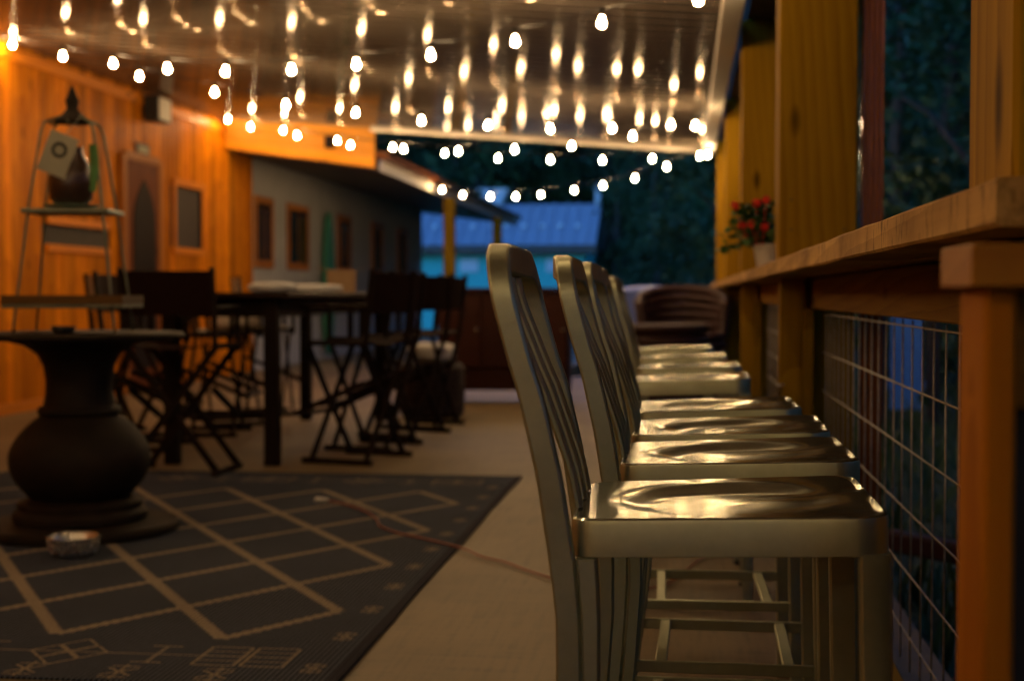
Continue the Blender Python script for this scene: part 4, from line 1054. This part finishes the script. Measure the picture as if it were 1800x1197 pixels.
# ------------------------------------------------------------------ wicker table, tub chair, blue tub at the far right
def basket(name, label, cat, loc, rx, h, back):
    root = thing(name, label, cat, loc)
    for j in range(9):
        m_ = MB(); t = j / 8; r_ = rx * (0.72 + .28 * math.sin(t * 1.6)); pth = [(r_ * math.cos(2 * math.pi * k / 28), r_ * math.sin(2 * math.pi * k / 28), .03 + h * t) for k in range(29)]
        m_.tube(pth, h / 17, 6, False); m_.build('wicker_band', M['wicker'], root, True)
    m_ = MB(); m_.lathe([(0.0, .02), (rx * .70, .02), (rx * .98, h), (0.0, h + .01)], 28); m_.build('core', M['beam'], root, True)
    if back:
        for j in range(6):
            m_ = MB(); t = j / 5; r_ = rx * (1.0 + .08 * t); a0, a1 = R(-20), R(200)
            pth = [(r_ * math.cos(a0 + (a1 - a0) * k / 20), r_ * math.sin(a0 + (a1 - a0) * k / 20), h + .05 + back * t * (.6 + .4 * math.sin(math.pi * k / 20))) for k in range(21)]
            m_.tube(pth, back / 9, 6); m_.build('back_band', M['wicker'], root, True)
    else:
        m_ = MB(); m_.lathe([(0.0, h + .02), (rx * 1.12, h + .02), (rx * 1.15, h + .04), (rx * 1.12, h + .06), (0.0, h + .06)], 32); m_.build('top', M['wicker'], root, 35)
    return root
basket('wicker_table', 'round dark red wicker table beyond the last stool', 'table', (-.20, 12.0, 0), .36, .72, 0)
basket('tub_chair', 'dark red wicker tub chair behind the wicker table', 'chair', (-.02, 13.3, 0), .38, .62, .42)
o = link('blue_tub', MB().lathe([(0.0, 0), (.30, 0), (.33, .04), (.36, .5), (.39, 1.0), (.41, 1.06), (.40, 1.085), (.30, 1.115), (.12, 1.13), (0.0, 1.132)], 36).mesh('blue_tub', M['blue'], 40), loc=(-.36, 15.2, 0))
tag(o, 'blue lidded barrel at the far end of the terrace', 'barrel')

# ------------------------------------------------------------------ geranium on the bar
rnd = random.Random(3)
gr = thing('geranium_pot', 'red geranium in a white pot on the bar shelf', 'plant', (0.372, 6.55, BZ1 + .002))
m_ = MB(); m_.lathe([(0.0, 0), (.045, 0), (.05, .01), (.062, .085), (.068, .09), (.068, .105), (.060, .105), (.055, .085), (0.0, .08)], 24); m_.build('pot', M['pot'], gr, 40)
lm = MB()
for k in range(260):
    a = rnd.uniform(0, 6.28); rr = abs(rnd.gauss(0, .085)); z = .10 + rnd.uniform(0, .20) * (1 - rr * 2)
    c = Vector((rr * math.cos(a) - .05, rr * math.sin(a) * 1.2, z)); s = rnd.uniform(.014, .026)
    n_ = Vector((rnd.gauss(0, .5), rnd.gauss(0, .5), 1)).normalized(); u = n_.orthogonal().normalized(); v_ = n_.cross(u)
    pts_ = [c + s * (math.cos(t) * u + math.sin(t) * v_) + n_ * (.003 if i % 2 else -.002) for i, t in enumerate([q * math.pi / 3 for q in range(6)])]
    lm.add(pts_, [(0, 1, 2, 3, 4, 5)])
lm.build('foliage', M['leaf_g'], gr)
tm = MB()
for k in range(26):
    a = rnd.uniform(0, 6.28); rr = rnd.uniform(.03, .17); tip = Vector((rr * math.cos(a) - .05, rr * math.sin(a), .12 + rnd.uniform(0, .18)))
    if k < 7: tip = Vector((-.12 - .016 * k, rnd.uniform(-.05, .05), .10 - .004 * k))
    tm.tube([(rnd.uniform(-.02, .02), rnd.uniform(-.02, .02), .08), tip * .55 + Vector((0, 0, .07)), tip], .0022, 5)
    for q in range(4):
        c = tip + Vector((rnd.uniform(-.02, .02), rnd.uniform(-.02, .02), rnd.uniform(-.01, .015))); s = .016; n_ = Vector((rnd.gauss(0, .6), rnd.gauss(0, .6), 1)).normalized(); u = n_.orthogonal().normalized(); v_ = n_.cross(u)
        tm.add([c + s * (math.cos(t) * u + math.sin(t) * v_) for t in [w_ * math.pi / 3 for w_ in range(6)]], [(0, 1, 2, 3, 4, 5)])
tm.build('stems', M['leaf_g'], gr)
for (px, py) in ((1292, 362), (1330, 357), (1347, 352), (1305, 397), (1322, 395), (1345, 399)):
    p3 = at(px, py, Y=6.42 + rnd.uniform(-.05, .05)) - Vector((0.372, 6.55, BZ1 + .002)); fm = MB()
    for k in range(26):
        dv = Vector((rnd.gauss(0, 1), rnd.gauss(0, 1), rnd.gauss(0, 1) * .8)).normalized(); c = p3 + dv * .017; u = dv.orthogonal().normalized(); v_ = dv.cross(u)
        fm.add([c + .0085 * (math.cos(t) * u + math.sin(t) * v_) + dv * .003 * (i % 2) for i, t in enumerate([w_ * math.pi / 2.5 for w_ in range(5)])], [(0, 1, 2, 3, 4)])
    fm.tube([p3, Vector((p3.x * .5 - .02, p3.y * .5, .10))], .002, 5)
    fm.build('flower_head', M['petal'], gr)

# brass hook on the railing
hk = thing('snap_hook', 'small brass hook on the railing beside the stools', 'hook', (0.372, 5.62, 0.62))
m_ = MB(); m_.tube([(0, .03, .06), (-.004, .01, .03), (-.012, 0, 0), (-.02, -.01, -.015), (-.03, 0, -.008), (-.028, .012, .006)], .006, 8); m_.build('hook', M['tray'], hk, True)
m_ = MB(); m_.lathe([(.012, -.004), (.016, 0), (.012, .004), (.012, -.004)], 14); m_.build('eye', M['steel'], hk, True, loc=(0.0, .03, .065))

# ------------------------------------------------------------------ outside the railing
tmbr = MB(); a = at(1562, 948, Z=-.05); b_ = at(1760, 985, Z=-.05)
tmbr.bar(a, b_ + (b_ - a) * .6, .09, .09, c=.012)
tag(tmbr.build('landscape_timber', M['timber_red']), 'red-brown garden timber lying outside the wire mesh', 'timber')
sh = thing('garden_gate', 'blue board gate in the garden seen through the wire mesh', 'gate', (2.02, 14.4, -.35))  # boards added in place of a sky-lit blue patch
for k in range(3):
    m_ = MB(); m_.cbox(k * .105, k * .105 + .10, 0, .03, .25, 1.75, .004); m_.build('board', M['gate_blue'], sh)
for z in (.45, 1.5):
    m_ = MB(); m_.cbox(-.02, .34, .032, .06, z, z + .08, .004); m_.build('brace', M['gate_blue'], sh)
m_ = MB(); m_.cbox(-.16, -.04, 0, .12, 0, 1.9, .006); m_.build('gate_post', M['beam'], sh)
m_ = MB(); m_.cbox(.36, .48, 0, .12, 0, 1.9, .006); m_.build('gate_post', M['beam'], sh)
# garden ground cover
gc = MB(); rnd = random.Random(11)
for k in range(9000):
    x = rnd.uniform(.8, 7.5); y = rnd.uniform(3, 22); h = rnd.uniform(.05, .30) * (1 if rnd.random() < .8 else 1.8); a = rnd.uniform(0, 6.28); w_ = rnd.uniform(.01, .035)
    dx, dy = math.cos(a) * w_, math.sin(a) * w_; lx, ly = rnd.gauss(0, .06), rnd.gauss(0, .06)
    gc.add([(x - dx, y - dy, -.36), (x + dx, y + dy, -.36), (x + lx + dx * .6, y + ly + dy * .6, -.36 + h * .7), (x + lx * 1.8, y + ly * 1.8, -.36 + h)], [(0, 1, 2), (0, 2, 3)])
tag(gc.build('ground_cover', M['leaf2'], kind='stuff'), 'low green ground cover in the garden beyond the mesh', 'plants')

# blue-roofed house far behind
HY = 46.0
c0 = at(735, 440, Y=HY); c1 = at(1046, 440, Y=HY); r0 = at(900, 366, Y=HY + 3.2); r1 = at(1050, 362, Y=HY + 3.2)
hs_ = thing('blue_roof_house', 'far house with pale metal roof and teal wall', 'house', (0, HY, 0))
xl_, xr_ = -16.0, c1.x; ez = c0.z; rz_ = r0.z
m_ = MB(); m_.box(xl_ + .4, xr_ - .35, .35, 6.0, -.4, ez + .05); m_.build('wall', M['teal_wall'], hs_)
m_ = MB(); v = [(xl_, 0, ez), (xr_, 0, ez), (xr_, 3.2, rz_), (xl_, 3.2, rz_), (xr_, 6.4, ez), (xl_, 6.4, ez)]; v += [(a, b_, c + .12) for a, b_, c in v]
rf = m_.add(v, [(0, 3, 2, 1), (2, 3, 5, 4), (6, 7, 8, 9), (8, 10, 11, 9), (0, 1, 7, 6), (1, 2, 8, 7), (2, 4, 10, 8), (4, 5, 11, 10), (5, 3, 9, 11), (3, 0, 6, 9)]).build('roof', M['blue_roof'], hs_)
sm = MB(); sm.bar((0, 0, 0.02), (0, 3.2, rz_ - ez + .02), .05, .06); sm_me2 = sm.mesh('seam', M['blue_roof'])
x = xl_ + .2
while x < xr_: link('seam', sm_me2, rf, loc=(x, 0, ez + .12)); x += .42
sg = MB(); sg.lathe([(0.0, .14), (.07, .13), (.10, .07), (.10, 0), ], 10); sg_me = sg.mesh('snow_guard', M['pale_trim'], True)
tt = .42
for px in (765, 800, 832, 866, 890, 922, 954, 985, 1016):
    q = at(px, 408, Y=HY + 3.2 * tt); link('snow_guard', sg_me, rf, loc=(q.x, 3.2 * tt, ez + .12 + (rz_ - ez) * tt))
m_ = MB(); m_.cbox(xl_ - .05, xr_ + .05, -.06, -.002, ez - .14, ez + .16, .01); m_.build('gutter', M['soffit'], hs_)
for (pa, pb_) in ((806, 838), (958, 1000)):
    a = at(pa, 455, Y=HY); b_ = at(pb_, 478, Y=HY)
    w = MB(); w.cbox(a.x, b_.x, .30, .345, b_.z, a.z, .01); w.build('window', M['pale_trim'], hs_)
m_ = MB(); m_.lathe([(.10, 0), (.10, .55), (.16, .56), (.16, .70), (0, .74)], 12); m_.build('vent_pipe', M['pale_trim'], hs_, loc=(xr_ - .1, 3.2, rz_ + .05))
dm_ = MB(); a = at(838, 332, Y=HY + 4); b_ = at(892, 356, Y=HY + 4)
o = thing('roof_hood', 'small bright blue hood above the far house roof', 'roof hood', (a.x, HY + 4, b_.z))
m_ = MB(); m_.prism([(0, a.z - b_.z), (b_.x - a.x, a.z - b_.z), (b_.x - a.x - .05, a.z - b_.z - .12), ((b_.x - a.x) * .75, -.1), ((b_.x - a.x) * .35, -.1), (.05, a.z - b_.z - .12)], 0, .8, 'Y'); m_.build('hood', M['pale_trim'], o)
m_ = MB(); m_.cbox((b_.x - a.x) * .42, (b_.x - a.x) * .7, .2, .6, -(b_.z + .4), -.1, .02); m_.build('mast', M['beam'], o)

# trees
def tree_meshes(seed, H_, rad, leaf, count, crown0=.28):
    rnd = random.Random(seed)
    tr = MB(); pth = [(0, 0, 0)]; x = y = 0
    for i in range(1, 7): x += rnd.uniform(-.12, .12); y += rnd.uniform(-.12, .12); pth.append((x, y, H_ * .9 * i / 6))
    tr.tube(pth, [H_ * .022 * (1 - .85 * i / 6) for i in range(7)], 8)
    clumps = []
    for k in range(int(26)):
        t = rnd.uniform(crown0, 1.0); z = H_ * t; r_ = rad * (math.sin(math.pi * min(1, (t - crown0 * .7) / (1.08 - crown0 * .7))) ** .6) * math.sqrt(rnd.uniform(.1, 1)); a = rnd.uniform(0, 6.28)
        c = Vector((r_ * math.cos(a), r_ * math.sin(a), z)); clumps.append((c, rad * rnd.uniform(.18, .36)))
        if k % 2 == 0: tr.tube([(x * t, y * t, max(.2, z - r_ * .8 - .3)), (c.x * .6, c.y * .6, z - r_ * .25), c], [H_ * .006, H_ * .004, H_ * .0015], 5)
    cr = MB()
    for k in range(count):
        c, s = rnd.choice(clumps); p = c + Vector((rnd.gauss(0, 1), rnd.gauss(0, 1), rnd.gauss(0, .7))) * s * .62
        n_ = Vector((rnd.gauss(0, 1), rnd.gauss(0, 1), rnd.gauss(.6, 1))).normalized(); u = n_.orthogonal().normalized(); v_ = n_.cross(u); L = leaf * rnd.uniform(.6, 1.3)
        cr.add([p - u * L * .5, p + v_ * L * .28, p + u * L * .5, p - v_ * L * .28], [(0, 1, 2, 3)])
    return tr, cr
def mk_tree(seed, H_, rad, leaf, count, mat, c0=.28):
    tr, cr = tree_meshes(seed, H_, rad, leaf, count, c0)
    return tr.mesh('trunk', M['bark'], True), raw(cr, 'crown', mat)
def raw(mb, name, mat):
    me = bpy.data.meshes.new(name); me.from_pydata(mb.v, [], mb.f); me.update(); me.materials.append(mat); return me
kinds = [mk_tree(1, 11, 3.2, .34, 5200, M['leaf1'], .12), mk_tree(2, 13, 3.6, .36, 5600, M['leaf2'], .12), mk_tree(3, 9, 3.0, .32, 4600, M['leaf1'], .08)]
near_k = [mk_tree(5, 7.5, 2.3, .16, 9000, M['leaf1'], .10), mk_tree(6, 9, 2.6, .17, 10000, M['leaf2'], .12)]
rnd = random.Random(21)
def tree(name, kd, x, y, s, lb, grp):
    t_ = thing(name, lb, 'tree', (x, y, gz(x, y) - .1), rnd.uniform(0, 6.28), grp); t_.scale = (s, s, s * rnd.uniform(.9, 1.15))
    link('trunk', kd[0], t_); link('crown', kd[1], t_)
for row, (yy, n_) in enumerate(((55, 11), (61, 11), (69, 11))):
    for k in range(n_):
        x = -22 + 36 * (k + .5 * (row % 2)) / n_ + rnd.uniform(-1, 1); tree('hill_tree', kinds[rnd.randrange(3)], x, yy + rnd.uniform(-2, 2), rnd.uniform(.85, 1.2), 'dark leafy tree in the wood behind the far house', 'trees of the wood behind the house')
for (x, y, s, k, lb) in ((1.2, 27, .85, 0, 'dark tree right of the far house, nearest the terrace end'), (3.4, 31, 1.0, 1, 'tall dark tree behind the far end of the railing'), (-.6, 36, .8, 0, 'dark tree just right of the blue roof'),
                         (3.6, 15.0, .95, 0, 'leafy tree seen between the downspout and the nearest post'), (5.2, 19, 1.1, 1, 'taller tree behind the one by the nearest post'), (6.4, 13.5, 1.0, 0, 'leafy tree at the far right beyond the railing'), (4.2, 24, 1.1, 1, 'tree deeper in the garden beyond the downspout'), (8.6, 20, 1.2, 1, 'dark tree at the back of the right garden'), (3.0, 20.5, .9, 0, 'tree low behind the second post of the row')):
    tree('garden_tree', near_k[k], x, y, s, lb, 'garden trees beside the terrace')
for (x, y, s, k) in ((6.2, 8.5, 1.2, 1), (6.6, 4.2, 1.35, 0), (6.0, 0.5, 1.3, 1), (6.2, -3.5, 1.4, 0), (5.6, -7.5, 1.35, 1), (5.0, -12, 1.3, 0), (10, 9, 1.5, 1), (10, 2, 1.6, 1), (10, -6, 1.6, 1), (9, 14, 1.2, 1), (1.0, -14, 1.3, 1), (-4, -14.5, 1.3, 0)):  # unseen trees, placed and enlarged to block sky light from the terrace
    tree('garden_tree', near_k[k], x, y, s, 'leafy tree close beside the terrace, outside the railing', 'trees lining the right side of the terrace')
for (x, y, s, k) in ((9, 28, 1.2, 0), (13, 24, 1.2, 1), (12, 34, 1.3, 1), (6.5, 38, 1.1, 2), (2.5, 44, 1.0, 0), (10, 44, 1.2, 1)):
    tree('hill_tree', kinds[k], x, y, s, 'dark tree of the wood on the right slope', 'trees on the right slope')
